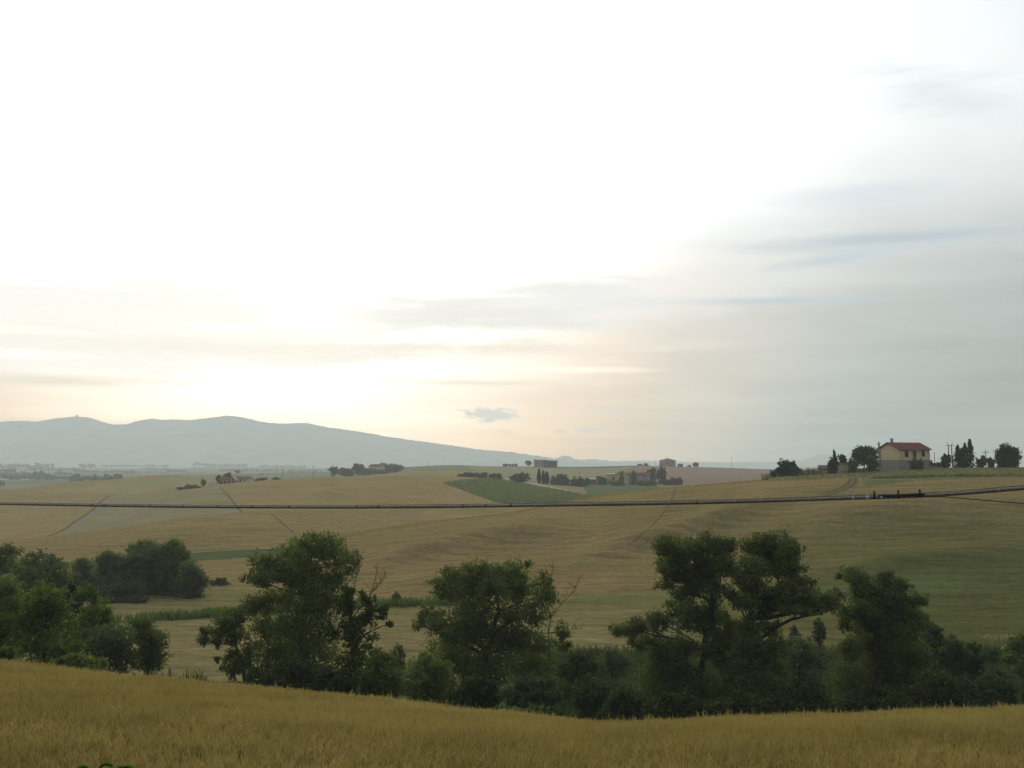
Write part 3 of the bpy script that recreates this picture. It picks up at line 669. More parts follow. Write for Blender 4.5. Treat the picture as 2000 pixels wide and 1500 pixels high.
tree('broadleaf_tree', 'dark tree with two small separate tops, right of the long sweeping bough', 'tree', 78, 1714,
 [(1664, 1121, 22, 17), (1681, 1138, 24, 18), (1637, 1123, 8, 7), (1731, 1127, 22, 12), (1723, 1150, 30, 22), (1761, 1140, 18, 14), (1748, 1171, 32, 20), (1792, 1172, 20, 12), (1782, 1196, 20, 16), (1685, 1188, 32, 20), (1654, 1198, 22, 14), (1723, 1209, 38, 26), (1651, 1222, 14, 12), (1706, 1247, 45, 28), (1756, 1238, 35, 26), (1664, 1268, 30, 22), (1727, 1293, 50, 35), (1785, 1278, 36, 28), (1700, 1160, 28, 20), (1690, 1215, 32, 24), (1745, 1195, 30, 24), (1670, 1160, 20, 16, .7), (1800, 1215, 22, 18, .8), (1775, 1215, 28, 24), (1769, 1335, 60, 38), (1670, 1330, 50, 38), (1715, 1365, 60, 28)],
 .105, M['oak'], 1.3, .26, GT, joints=[(1714, 1335), (1710, 1280), (1712, 1235), (1718, 1190), (1712, 1150)], base_py=1385)
# -- the centre tree
tree('broadleaf_tree', 'wide open-crowned tree with a bare grey branch reaching up on its right', 'tree', 76, 958,
 [(942, 1113, 34, 20), (892, 1127, 32, 22), (861, 1139, 20, 15), (1000, 1118, 36, 22), (1029, 1101, 13, 8), (1014, 1150, 42, 28), (880, 1161, 34, 18), (916, 1158, 34, 24, .9), (962, 1150, 34, 28, .9), (1062, 1139, 18, 22, .6), (1072, 1163, 24, 18, .7), (940, 1200, 38, 28, .8), (1000, 1200, 36, 26, .8), (1046, 1196, 30, 26, .8), (985, 1130, 28, 24, .8), (925, 1140, 26, 20, .8), (1000, 1240, 40, 26, .8), (930, 1225, 36, 24, .7), (909, 1190, 28, 20, .8), (839, 1197, 27, 15), (820, 1216, 18, 11), (861, 1223, 34, 22), (904, 1240, 45, 28), (962, 1248, 45, 26, .8), (1036, 1256, 42, 26, .8), (880, 1285, 52, 36), (950, 1300, 60, 42), (1036, 1298, 52, 40), (1100, 1234, 12, 20, 1.1), (1101, 1262, 16, 11, 1.1)],
 108e-3, M['poplar'], 1.1, .25, GT, joints=[(956, 1330), (948, 1280), (962, 1240), (975, 1195), (968, 1150)],
 dead=[[(1072, 1290), (1071, 1238), (1074, 1209), (1096, 1180), (1120, 1156), (1134, 1120)], [(1074, 1209), (1066, 1170), (1078, 1120), (1082, 1105)], [(1104, 1240), (1118, 1228), (1138, 1227)]], base_py=1370)
# -- left-centre group
tree('broadleaf_tree', 'tallest left-centre tree with a feathery domed light green top', 'tree', 74, 596,
 [(616, 1068, 52, 26), (570, 1082, 32, 24), (650, 1078, 34, 26), (519, 1096, 30, 20), (496, 1130, 20, 15), (520, 1128, 28, 18, .8), (548, 1120, 44, 28), (600, 1120, 50, 34), (682, 1098, 24, 22, .7), (668, 1120, 26, 20, .6), (648, 1135, 28, 20, .8), (609, 1166, 50, 30), (498, 1184, 32, 24), (541, 1170, 40, 24, .85), (640, 1180, 32, 28, .8), (519, 1222, 40, 24), (564, 1225, 45, 30, .85), (618, 1222, 42, 30, .8), (553, 1270, 60, 36), (609, 1275, 48, 36)],
 .108, M['poplar'], 1.0, .30, GT, joints=[(594, 1320), (590, 1265), (586, 1215), (600, 1165), (612, 1110)], base_py=1350)
tree('ivy_covered_tree', 'broken-topped tree wrapped in ivy with bare twigs above, right of the feathery-topped tree', 'tree', 70, 690,
 [(677, 1182, 20, 26), (676, 1153, 12, 13), (684, 1222, 20, 22), (690, 1257, 17, 30), (723, 1177, 16, 18), (712, 1205, 18, 16), (750, 1190, 15, 9), (742, 1203, 10, 8), (761, 1218, 7, 8), (724, 1232, 15, 24, .35), (716, 1268, 14, 22, .3), (650, 1235, 22, 24, .4), (690, 1300, 34, 26)],
 .12, M['ivy'], 1.1, .24, GT, joints=[(694, 1310), (690, 1260), (686, 1215), (682, 1170)], depth=.3,
 dead=[[(700, 1235), (715, 1195), (724, 1159), (733, 1130), (736, 1108)], [(724, 1159), (742, 1140), (757, 1124)], [(686, 1180), (694, 1135), (702, 1108), (700, 1080)]], base_py=1350)
tree('broadleaf_tree', 'small dark crooked tree with open lobes at the left foot of the feathery-topped tree', 'tree', 72, 478,
 [(439, 1221, 28, 22), (460, 1209, 22, 18), (401, 1250, 14, 13), (405, 1234, 14, 12), (423, 1257, 14, 12), (462, 1245, 22, 20, .8), (450, 1280, 14, 12, .8), (426, 1287, 12, 5), (448, 1306, 20, 16), (475, 1290, 22, 26)],
 .11, M['oak'], 1.15, .16, GT, joints=[(474, 1300), (462, 1265), (450, 1235)], base_py=1340)
# -- left group
tree('broadleaf_tree', 'light green bushy tree with a rounded top in the left clump before the grey willow', 'tree', 66, 90,
 [(94, 1157, 30, 18), (78, 1178, 34, 24), (110, 1190, 30, 26), (52, 1212, 40, 30), (104, 1225, 42, 35), (78, 1260, 55, 40), (120, 1270, 36, 32)], .12, M['bright'], .95, .2, GT, base_py=1300)
tree('broadleaf_tree', 'light green tree cut by the left picture edge above the oats', 'tree', 68, 10,
 [(12, 1150, 32, 26), (30, 1178, 30, 22), (-10, 1200, 40, 30), (15, 1235, 38, 30), (5, 1265, 40, 24), (-50, 1180, 40, 40), (-60, 1240, 45, 40)], .12, M['poplar'], .95, .2, GT, base_py=1290)
tree('broadleaf_tree', 'green tree with a stepped right shoulder behind the grey willow', 'tree', 72, 178,
 [(169, 1156, 23, 17), (182, 1184, 26, 20), (206, 1196, 18, 12), (180, 1210, 30, 22), (215, 1212, 15, 10), (160, 1235, 22, 28)], .12, M['bright'], .9, .17, GT, base_py=1295)
tree('willow', 'soft grey-green willow bush between the light green tree and the dark round tree', 'tree', 68, 220,
 [(204, 1235, 32, 26), (232, 1255, 32, 32), (196, 1268, 40, 34), (240, 1285, 30, 30), (170, 1285, 32, 28)], .11, M['willow'], .85, .12, GT, base_py=1310)
tree('broadleaf_tree', 'dark round tree ending the left clump on its right', 'tree', 70, 290,
 [(276, 1217, 22, 15), (286, 1245, 34, 24), (300, 1264, 25, 28), (286, 1290, 30, 26)], .11, M['oak'], 1.1, .16, GT, base_py=1310)
tree('broadleaf_tree', 'narrow very dark tree showing in the gap between the two light green trees', 'tree', 80, 150,
 [(146, 1180, 14, 24), (152, 1225, 14, 30), (142, 1150, 10, 12)], .12, M['pine'], 1., .15, GT, base_py=1290)
tree('broadleaf_tree', 'dark round-headed tree at the left edge, highest behind the clump', 'tree', 125, 15,
 [(18, 1076, 26, 15), (0, 1095, 25, 20), (-30, 1085, 30, 24), (10, 1110, 30, 20)], .17, M['oak'], 1., .2, GT, base_py=1180)
tree('broadleaf_tree', 'dark broad tree with a small peaked top behind the left clump', 'tree', 118, 70,
 [(78, 1089, 26, 13), (105, 1101, 22, 14), (42, 1102, 28, 15), (65, 1121, 48, 22), (112, 1122, 24, 24), (70, 1150, 60, 28), (120, 1152, 24, 30)], .17, M['oak'], 1., .25, GT, base_py=1200)
# -- copse in the valley
GC = 'trees of the dark copse in the valley'
cop = [
 ('small round dark tree at the left end of the valley copse', 158, [(161, 1106, 17, 13), (158, 1130, 20, 20), (175, 1145, 22, 18)], 'oak'),
 ('dark tree with a low flat top, second from the copse\'s left end', 163, [(213, 1092, 22, 13), (222, 1112, 34, 22), (205, 1135, 30, 22), (235, 1142, 30, 20)], 'oak'),
 ('tallest dark tree of the copse, with a broad domed top', 166, [(282, 1072, 30, 15), (300, 1080, 22, 14), (286, 1100, 40, 24), (270, 1130, 38, 28), (300, 1138, 34, 24)], 'oak'),
 ('tall dark tree with a knobbed top right of the copse\'s domed tree', 164, [(341, 1069, 20, 13), (350, 1084, 18, 16), (338, 1106, 32, 26), (345, 1135, 34, 24)], 'oak'),
 ('low dark tree sloping down at the right end of the copse', 160, [(372, 1116, 20, 18), (388, 1134, 14, 14), (375, 1145, 26, 16)], 'oak'),
 ('grey-green bush along the front foot of the valley copse', 155, [(240, 1152, 30, 14), (205, 1158, 18, 10), (270, 1154, 20, 12)], 'scrub'),
]
for lb, Y_, bl, mt in cop: tree('copse_tree', lb, 'tree', Y_, bl[-1][0], bl, .19, M[mt], 1.7, .2, GC, twigs=False, base_py=1165, grow=1.2, skirt=True)
bush('hedge_bush', 'low grey-green bush in the dip right of the dark copse', 430, 1136, 24, 8, 175, M['scrub'], .2, cat='bush')
bush('hedge_bush', 'lone small round bush standing in the green maize row', 774, 1166, 9, 9, 149, M['scrub'], .16)

# -- understorey of the hollow
GB = 'bushes of the wooded hollow below the oat field'
bs = [
 ('large bright green bush between the ivy-covered tree and the centre tree', 738, 1315, 46, 58, 66, 'bright', .85),
 ('small leafy bush at the centre tree\'s left foot above the oat crest', 775, 1290, 20, 38, 70, 'poplar', .7),
 ('dark bush massed under the feathery-topped tree', 560, 1318, 90, 36, 64, 'shaded', 1.),
 ('dark bush under the ivy-covered tree', 655, 1328, 50, 34, 62, 'shaded', 1.),
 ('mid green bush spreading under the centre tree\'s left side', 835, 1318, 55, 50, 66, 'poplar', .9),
 ('dark bush under the centre tree\'s trunk', 930, 1350, 65, 36, 62, 'shaded', 1.),
 ('dark green bush under the centre tree\'s right side', 1040, 1350, 60, 40, 60, 'scrub', .9),
 ('low pale bush at the crest right of the centre tree\'s foot', 1040, 1388, 34, 12, 46, 'willow', .9),
 ('grey-green scrub bush right below the tree with the bare branch', 1130, 1300, 48, 36, 84, 'scrub', .8),
 ('grey-green scrub bush nearest the left bough of the square-topped tree', 1195, 1290, 40, 30, 90, 'willow', .6),
 ('dull green bush filling the hollow left of the square-topped tree', 1160, 1350, 50, 40, 66, 'scrub', .9),
 ('mid green bush at the square-topped tree\'s left foot', 1225, 1365, 46, 36, 60, 'scrub', .9),
 ('black-green bush under the square-topped tree', 1320, 1378, 70, 30, 58, 'shaded', 1.),
 ('black-green bush under the tree with the sweeping bough', 1440, 1378, 70, 32, 58, 'shaded', 1.),
 ('black-green bush between the sweeping bough\'s tree and the twin-topped dark tree', 1560, 1365, 70, 40, 62, 'shaded', .9),
 ('grey willow bush showing under the sweeping bough', 1560, 1275, 55, 38, 92, 'willow', .7),
 ('upright grey-green bush under the end of the sweeping bough', 1600, 1228, 14, 24, 100, 'scrub', .8),
 ('small upright bush in the grass below the sweeping bough', 1552, 1236, 12, 16, 102, 'scrub', .8),
 ('small dark bush seen in the fork between the two tall right trees', 1415, 1205, 12, 16, 104, 'scrub', .8),
 ('dark bush under the two-topped dark tree', 1700, 1372, 80, 32, 60, 'shaded', 1.),
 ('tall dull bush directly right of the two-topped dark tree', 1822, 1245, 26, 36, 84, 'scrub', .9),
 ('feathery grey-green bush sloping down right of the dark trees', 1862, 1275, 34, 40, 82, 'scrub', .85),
 ('narrow dark bush right of the feathery grey-green bush', 1898, 1282, 22, 38, 84, 'shaded', .9),
 ('low dark bush behind the oats under the feathery bushes', 1830, 1345, 60, 40, 64, 'shaded', .9),
 ('grey-green round bush before the right edge tree', 1950, 1338, 45, 34, 66, 'scrub', 1.),
 ('small bush in the gap left of the right edge tree', 1938, 1278, 16, 18, 92, 'scrub', .7),
 ('green bush at the oat crest under the left clump', 150, 1292, 60, 16, 52, 'poplar', .9),
 ('yellow-green bush at the left edge just above the oats', 12, 1276, 30, 16, 50, 'bright', .9),
]
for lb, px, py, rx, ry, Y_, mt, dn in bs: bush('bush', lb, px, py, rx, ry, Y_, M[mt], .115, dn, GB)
tree('broadleaf_tree', 'dark tree with bare forking stem cut by the right picture edge', 'tree', 80, 1995,
 [(1985, 1262, 24, 18), (2010, 1245, 26, 20), (1972, 1285, 16, 14), (2040, 1275, 34, 26), (2005, 1310, 30, 24)], .12, M['oak'], .9, .18, GT, base_py=1360)

# ------------------------------------------------------------------ loose vegetation that nobody could count
def blades(name, mat, pts, h, w, lean=.25, label=None, nb=3):
    """upright strips: pts (n,3), h and w in metres, nb strips a plant"""
    n = len(pts); pts = np.repeat(pts, nb, 0); k = len(pts)
    pts = pts + np.concatenate([rng.normal(size=(k, 2))*w*1.5, np.zeros((k, 1))], 1)
    hh = h*(.6+.7*rng.random(k)); an = rng.random(k)*6.283
    d = np.stack([np.cos(an), np.sin(an), np.zeros(k)], 1); up = np.stack([rng.normal(size=k)*lean, rng.normal(size=k)*lean, np.ones(k)], 1)
    tip = pts + up*hh[:, None]; mid = pts + up*(hh*.5)[:, None] - np.array([0, 0, .02])
    ww = (w*(.6+.8*rng.random(k)))[:, None]
    V = np.stack([pts-d*ww*.5, pts+d*ww*.5, mid+d*ww*.5, mid-d*ww*.5, tip+d*ww*.12, tip-d*ww*.12], 1).reshape(-1, 3)
    b = np.arange(k)[:, None]*6
    Q = np.concatenate([b+[0, 1, 2, 3], b+[3, 2, 4, 5]], 0)
    t = rng.random(k); me = np_mesh(name, V, Q, tone=np.concatenate([t, t]))
    o = link(name, me, mat); tag(o, kind='stuff')
    if label: o['label'] = label
    return o
def scatter_px(poly_fn, n, px0, px1, y0, y1):
    X = []; 
    px = rng.uniform(px0, px1, n); Yd = np.sqrt(rng.uniform(y0**2, y1**2, n)); x = (px-1000)/F*Yd
    z = hgts(x, Yd); py = py_of(z, Yd); pxx = px_of(x, Yd, py); k = poly_fn(pxx, py, Yd)
    return np.stack([x, Yd, z], 1)[k]
m_oat = leaf_mat('ripe_oats', (.18, .140, .054), (.45, .35, .18), .3)
m_oatg = leaf_mat('green_oats', (.13, .13, .035), (.27, .24, .08), .3)
m_weed = leaf_mat('rough_grass', (.12, .125, .055), (.46, .42, .24), .3)
m_maize = leaf_mat('maize', (.07, .11, .03), (.15, .21, .055), .3)
m_reed = leaf_mat('reeds', (.04, .06, .028), (.095, .115, .05), .3)
m_brow = leaf_mat('brow_straw', (.26, .21, .09), (.42, .34, .16), .3)
# the oat field in front: stalk, leaf and a drooping panicle for every plant
def oats(name, y0, extra, dens, mat, part):
    n = int(dens*.5*(38.5**2-y0**2)*1.64)
    t = rng.uniform(-.82, .82, n); Y = np.sqrt(rng.uniform(y0**2, 38.5**2, n))
    px = 1000+F*t; crest = np.interp(px, [a[0] for a in CR[0]], [a[1] for a in CR[0]])
    k = (Y < crest+3.0); x = (t*Y)[k]; Y = Y[k]
    # drill rows and patches where the crop lies thinner or leans
    pat = fbm(x/1.1, Y/2.2, 3, 77); k = rng.random(len(x)) < .45+1.1*pat; x = x[k]; Y = Y[k]; pat = pat[k]
    z = hgts(x, Y); n = len(x)
    h = W8*(.80+.22*rng.random(n)+.22*(fbm(x/1.6, Y/2.6, 3, 5)-.5)); tall = rng.random(n) < .02; h[tall] += .16*rng.random(tall.sum())+.04
    tone = np.clip(.55*rng.random(n)+.55*fbm(x/2.5, Y/4, 3, 9), 0, 1)
    lean = rng.normal(size=(n, 2))*.10 + np.array([.03, -.02])
    base = np.stack([x, Y, z+.25], 1); top = np.stack([x+lean[:, 0]*h, Y+lean[:, 1]*h, z+h], 1)
    an = rng.random(n)*math.pi; d = np.stack([np.cos(an), np.sin(an)*.4, np.zeros(n)], 1)
    Vs, Ts = [], []
    def quad(a, b, w0, w1): Vs.append(np.stack([a-d*w0, a+d*w0, b+d*w1, b-d*w1], 1).reshape(-1, 3)); Ts.append(tone)
    if part == 'stalk':
        quad(base, top, .005, .004)
        la = base+(top-base)*(.35+.3*rng.random(n))[:, None]; ld = np.stack([rng.normal(size=n)*.1, rng.normal(size=n)*.06, .14+.1*rng.random(n)], 1)
        Vs.append(np.stack([la-d*.009, la+d*.009, la+ld+d*.002, la+ld-d*.002], 1).reshape(-1, 3)); Ts.append(tone*.7)
    else:
        e0 = base+(top-base)*.74
        for q in range(4):
            s = (.02+.035*rng.random(n))[:, None]*np.stack([np.cos(an+q*1.7), np.sin(an+q*1.7), np.zeros(n)], 1)
            o = e0+(top-e0)*(.1+.26*q) + s; L = (.035+.02*rng.random(n))[:, None]
            dn = np.stack([np.cos(an+q*2.1)*.3, np.sin(an+q*2.1)*.3, rng.choice([-1., 1.], n)*.9], 1)*L
            wq = d*(.008+.005*rng.random(n))[:, None]
            Vs.append(np.stack([o-dn, o+wq, o+dn, o-wq], 1).reshape(-1, 3)); Ts.append(np.clip(tone+.25, 0, 1))
        quad(e0, top+np.array([0, 0, .05]), .009, .003)
    V = np.concatenate(Vs); return V, np.arange(len(V)).reshape(-1, 4), np.concatenate(Ts)
V, Q, T = oats('oats', 12, 0, 210, None, 'ear'); V2, Q2, T2 = oats('oats', 12, 0, 130, None, 'stalk')
oat = link('oat_crop', np_mesh('oat_crop', np.concatenate([V, V2]), np.concatenate([Q, Q2+len(V)]), tone=np.concatenate([T, T2*.6])), m_oat)
tag(oat, 'standing crop of ripe golden oats covering the near slope', kind='stuff')
# maize row across the valley
def line_fn(pts, up, dn):
    a = np.array(pts, float)
    return lambda px, py, Y: (py > np.interp(px, a[:, 0], a[:, 1])-up) & (py < np.interp(px, a[:, 0], a[:, 1])+dn)
mz = scatter_px(line_fn([(230, 1216), (300, 1211), (480, 1198), (700, 1184), (850, 1180)], 3, 4), 60000, 225, 880, 125, 160)
mz = mz[fbm(mz[:, 0]/2.5, mz[:, 1]/3, 3, 8) > .42]
blades('maize_plants', m_maize, mz[:900], .9, .17, .35, 'strip of bright green maize plants across the valley floor')
sc1 = scatter_px(lambda px, py, Y: (py > 1255) & (px > 1060), 9000, 1060, 2100, 62, 112)
blades('undergrowth', m_reed, sc1[:8000], 1.0, .12, .5, 'dull green undergrowth covering the hollow between the bushes', nb=4)
wd = scatter_px(lambda px, py, Y: (px > 300) & (px < 420), 2500, 315, 410, 44, 62)
blades('weeds', m_reed, wd[:260], 1.6, .09, .1, 'tall green weeds sticking up behind the oat crest', nb=5)
gl = scatter_px(lambda px, py, Y: (py > np.interp(px, [1090, 1300, 1600, 2080], [1225, 1225, 1240, 1246])) & (py < np.interp(px, [1090, 1300, 1600, 2080], [1262, 1258, 1270, 1268])), 26000, 1090, 2080, 104, 145)
gl = gl[fbm(gl[:, 0]/7, gl[:, 1]/4, 3, 18) > .56]
blades('dry_grass', m_weed, gl[:2500], .35, .1, .4, 'dry grass edge at the foot of the big hill')
# rough verge on the hill crest by the house
rw = scatter_px(lambda px, py, Y: (px > 1492) & (px < 1712), 9000, 1485, 1720, 286, 298)
blades('tall_weeds', m_weed, rw[:3000], 1.5, .16, .3, 'tall pale weeds along the brow before the sheds', nb=3)
rv = scatter_px(lambda px, py, Y: (py < np.interp(px, [1500, 1690, 1720, 1800, 1950, 2100], [937, 927, 943, 937, 930, 929])+rng.normal(size=len(px))*2.2), 42000, 1500, 2120, 262, 300)
blades('rough_grass', m_weed, rv, .7, .16, .6, 'rough pale grass bank along the hill crest below the cream house', nb=3)
rg = scatter_px(lambda px, py, Y: (px > 640), 200000, 640, 1520, 240, 300)
cy = np.interp(px_of(rg[:, 0], rg[:, 1], 1000), [a[0] for a in CR[6]], [a[1] for a in CR[6]])
rg = rg[np.abs(rg[:, 1]-cy) < 5]
blades('crest_grass', m_brow, rg[:5000], .28, .12, .4, 'fringe of ripe crop along the brow of the big hill')
re_ = scatter_px(lambda px, py, Y: (px > 1545), 3000, 1548, 1600, 284, 296)
blades('reeds', m_reed, re_[:170], 2.3, .16, .14, 'tall reeds on the crest between the dark bush and the sheds', nb=3)
vn = scatter_px(lambda px, py, Y: (py < 982) & (py > 936) & (py > 936+(px-960)*.17) & (py > 944-(px-865)*.1) & (py < 944+(px-865)*.36), 60000, 866, 1160, 440, 720)
blades('vineyard_foliage', M['lowcrop'], vn[:9000], 1.0, .35, .3, 'dark green field of low crop beside the pale lane', nb=2)

# ------------------------------------------------------------------ buildings
def house(name, label, Y, px, py, rz, L, W, H, rh, wall, roof, wins=(), chim=(), over=.5, deep=2., group=None, cat='house', hip=False, base_h=0, base_mat_=None):
    """ridge along local x; px,py = pixel of the middle of the near foot; wins: (face, along, z, w, h, name)"""
    a, b = ray(px, py); root = empty(name, (a*Y, Y, ZC+b*Y), rz); tag(root, label, cat, group)
    l, w = L/2, W/2; mb = MB()
    v = [(-l, -w, base_h-(deep if not base_h else 0)), (l, -w, base_h-(deep if not base_h else 0)), (l, w, base_h-(deep if not base_h else 0)), (-l, w, base_h-(deep if not base_h else 0)), (-l, -w, H), (l, -w, H), (l, w, H), (-l, w, H), (-l, 0, H+rh), (l, 0, H+rh)]
    if hip: v[8] = (-l+w, 0, H+rh); v[9] = (l-w, 0, H+rh)
    f = [(3, 2, 1, 0), (0, 1, 5, 4), (2, 3, 7, 6), (1, 2, 6, 9, 5), (3, 0, 4, 8, 7), (4, 5, 9, 8), (6, 7, 8, 9)]
    if hip: f = [(3, 2, 1, 0), (0, 1, 5, 4), (2, 3, 7, 6), (1, 2, 6, 5), (3, 0, 4, 7), (5, 6, 9), (7, 4, 8), (4, 5, 9, 8), (6, 7, 8, 9)]
    mb.add(v, f).build('wall', wall, root)
    if base_h:
        MB().box(-l-.06, l+.06, -w-.06, w+.06, -deep, base_h).build('stone_base', base_mat_, root)
    rb = MB(); o = over; k = rh/w; t = .16; e = .03
    for s in (-1, 1):
        x0, x1 = -l-o, l+o; xr0, xr1 = (x0, x1) if not hip else (-l+w-.1, l-w+.1)
        p = [(x0, s*(w+o), H-o*k+e), (x1, s*(w+o), H-o*k+e), (xr1, 0, H+rh+e), (xr0, 0, H+rh+e)]
        q = [(x, y, z+t) for x, y, z in p]
        rb.add(p+q, [(0, 1, 2, 3), (7, 6, 5, 4), (0, 4, 5, 1), (1, 5, 6, 2), (2, 6, 7, 3), (3, 7, 4, 0)])
    if hip:
        for s in (-1, 1):
            p = [(s*(l+o), -w-o, H-o*k+e+.002), (s*(l+o), w+o, H-o*k+e+.002), (s*(l-w+.1), 0, H+rh+e)]
            q = [(x, y, z+t) for x, y, z in p]; rb.add(p+q, [(0, 1, 2), (5, 4, 3), (0, 3, 4, 1), (1, 4, 5, 2), (2, 5, 3, 0)])
    rf = rb.build('roof', roof, root)
    for cx, cy, cw, ch in chim:
        zb = H+rh-abs(cy)*k
        cb = MB().box(cx-cw/2, cx+cw/2, cy-cw/2, cy+cw/2, zb-.4, zb+ch).box(cx-cw*.7, cx+cw*.7, cy-cw*.7, cy+cw*.7, zb+ch+.003, zb+ch+.12).box(cx-cw*.35, cx+cw*.35, cy-cw*.35, cy+cw*.35, zb+ch+.123, zb+ch+.3).box(cx-cw*.75, cx+cw*.75, cy-cw*.75, cy+cw*.75, zb+ch+.303, zb+ch+.4)
        cb.build('chimney', M['creamd'], rf)
    for fc, u, z, ww, hh, nm in wins:
        d = .05; fr = MB(); pn = MB()
        def bx(m, u0, u1, z0, z1, out):
            if fc == 'f': m.box(u0, u1, -w-out, -w+.02, z0, z1)
            elif fc == 'b': m.box(u0, u1, w-.02, w+out, z0, z1)
            elif fc == 'l': m.box(-l-out, -l+.02, u0, u1, z0, z1)
            else: m.box(l-.02, l+out, u0, u1, z0, z1)
        if base_h and z < base_h: dd = .08
        else: dd = 0.
        bx(fr, u-ww/2-.1, u-ww/2, z, z+hh, .06+dd); bx(fr, u+ww/2, u+ww/2+.1, z, z+hh, .06+dd); bx(fr, u-ww/2-.1, u+ww/2+.1, z+hh+.002, z+hh+.12, .06+dd); bx(fr, u-ww/2-.15, u+ww/2+.15, z-.1, z-.002, .1+dd)
        bx(pn, u-ww/2+.002, u+ww/2-.002, z+.002, z+hh-.002, .02+dd)
        fo = fr.build(nm, M['brownw'] if wall in (M['cream'],) else wall, root); pn.build('pane' if nm == 'window' else 'leaf', M['dark'] if nm == 'window' else M['brownw'], fo)
    return root
# the cream farmhouse on the crest: gable end faces left of the camera, long side to the right
HR = R(-47)+math.pi/2*0
hs = house('farmhouse', 'cream two-storey farmhouse with a red tiled gable roof alone on the hill crest', 290, 1766, 918, R(21), 10.6, 8.2, 5.75, 1.75, M['cream'], M['tile'],
  wins=[('f', -2.7, 3.7, 1.0, 1.6, 'window'), ('f', 3.1, 3.9, .8, 1.2, 'window'), ('f', .1, 2.9, 1.0, 2.2, 'door')], chim=[(-3.6, .5, .55, 1.1)], over=.55, deep=2.5, base_h=2.75, base_mat_=M['block'])
fl = MB(); fl.box(-5.3-.42, -5.3-.061, 3.3, 3.7, -2, 7.3).box(-5.3-.52, -5.3+.1, 3.2, 3.8, 7.303, 7.45).box(-5.3-.35, -5.3-.1, 3.38, 3.62, 7.453, 7.9); fl.build('chimney', M['creamd'], hs)
st_ = MB()
for i in range(12): st_.box(-4.4+i*.3, -4.1+i*.3-.001, -5.4, -4.17, -2, .2+i*.225)
st_.box(-.8, 1.3, -5.4, -4.17, -2, 2.72); st_.build('staircase', M['creamd'], hs)
pr = MB(); pr.add([(-4.4, -5.55, -.8), (-.8, -5.55, .2), (-.8, -5.55, 3.5), (-4.4, -5.55, 1.05), (-4.4, -5.403, -.8), (-.8, -5.403, .2), (-.8, -5.403, 3.5), (-4.4, -5.403, 1.05)], [(0, 1, 2, 3), (7, 6, 5, 4), (0, 4, 5, 1), (1, 5, 6, 2), (2, 6, 7, 3), (3, 7, 4, 0)])
pr.build('parapet', M['creamd'], hs)
aw = MB(); aw.box(-.6, 1.0, -5.2, -4.11, 5.25, 5.32); aw.build('awning', M['white'], hs)
MB().tube([(5.2, -4.2, -1), (5.2, -4.2, 5.6)], .07, 6).build('downpipe', M['rust'], hs)
house('shed', 'low cream shed with a brown roof left of the farmhouse behind its trees', 288, 1650, 917, R(8), 5.6, 4, 1.55, .45, M['cream'], M['tileb'], cat='shed', over=.25)
house('shed', 'low dark brown-roofed shed half hidden left of the bent cypress', 292, 1618, 918, R(-12), 5, 4, .3, .9, M['brownw'], M['tileb'], cat='shed', over=.25)
house('shed', 'low pale lean-to right of the farmhouse under the flat-topped pine', 296, 1822, 916, R(6), 4.4, 3, 1.25, .3, M['creamd'], M['tileb'], cat='shed', over=.2)
# stone house on the far crest
house('stone_house', 'square grey-brown stone house standing alone on the far crest', 1100, 1304, 912.5, R(18), 13, 12, 7.2, 1.9, M['stone'], M['tileb'], wins=[('f', -3, 4.2, 1.1, 1.5, 'window'), ('f', 2.5, 4.2, 1.1, 1.5, 'window'), ('f', 0, .2, 1.6, 2.4, 'door')], chim=[(0, 1.5, .9, 1.2)], over=.7, deep=3, hip=True)
house('outhouse', 'low stone lean-to against the left of the stone house', 1099, 1294, 913, R(18), 4.5, 6, 3.3, .8, M['stone'], M['tileb'], cat='shed', over=.3)
# pink house farther left on the same crest
house('brick_house', 'pinkish brick house between trees on the far crest above the lane', 1120, 1055, 911, R(-10), 12.5, 9, 5.6, 1.5, M['pink'], M['tileb'], wins=[('f', -3.5, 3.2, 1., 1.4, 'window'), ('f', 0, 3.2, 1., 1.4, 'window'), ('f', 3.5, 3.2, 1., 1.4, 'window')], chim=[(-4.8, 1, .8, 1.)], over=.5, deep=3)
# the farm behind the hill shoulder
house('farmhouse', 'yellow gabled farmhouse with red roof behind the dark conifers of the lane farm', 700, 1214, 940, R(78), 9, 8.5, 4.4, 2.1, M['yellow'], M['tile'], chim=[(-1, -1, .7, 1.2)], over=.6, deep=3)
house('farmhouse', 'long farmhouse with faded red roof and grey-green walls joined right of the yellow one', 706, 1248, 941, R(-8), 15, 8, 4.6, 1.5, M['greyw'], M['tile'], wins=[('f', 4, 2.2, .9, 1.2, 'window')], chim=[(-5.5, 0, .8, 1.1)], over=.5, deep=3)
house('shed', 'yellow shed with a pale flat roof left of the yellow farmhouse', 704, 1192, 938, R(6), 5.6, 5, 4.0, .35, M['yellow'], M['white'], cat='shed', over=.35, wins=[('f', 1.6, .1, 1.4, 2.2, 'door')], deep=3)
house('shed', 'low white-roofed shelter among bushes left of the yellow shed', 690, 1157, 939.5, R(4), 5, 3, 1.2, .4, M['brownw'], M['white'], cat='shed', over=.3, deep=3)
# white villa
house('villa', 'cream villa with red roof among pines on the distant rise left of the crest', 1020, 737, 920, R(-25), 14, 9, 4.6, 1.9, M['white'], M['tile'], wins=[('f', -4, 1.5, 1., 1.6, 'window'), ('f', 0, 1.5, 1., 1.6, 'window'), ('f', 4, 1.5, 1., 1.6, 'window')], over=.5, deep=4)
house('annex', 'low white annex stepping down left of the cream villa', 1015, 722, 921, R(-25), 8, 6, 2.2, 1.2, M['white'], M['tileb'], over=.4, deep=4, cat='house')
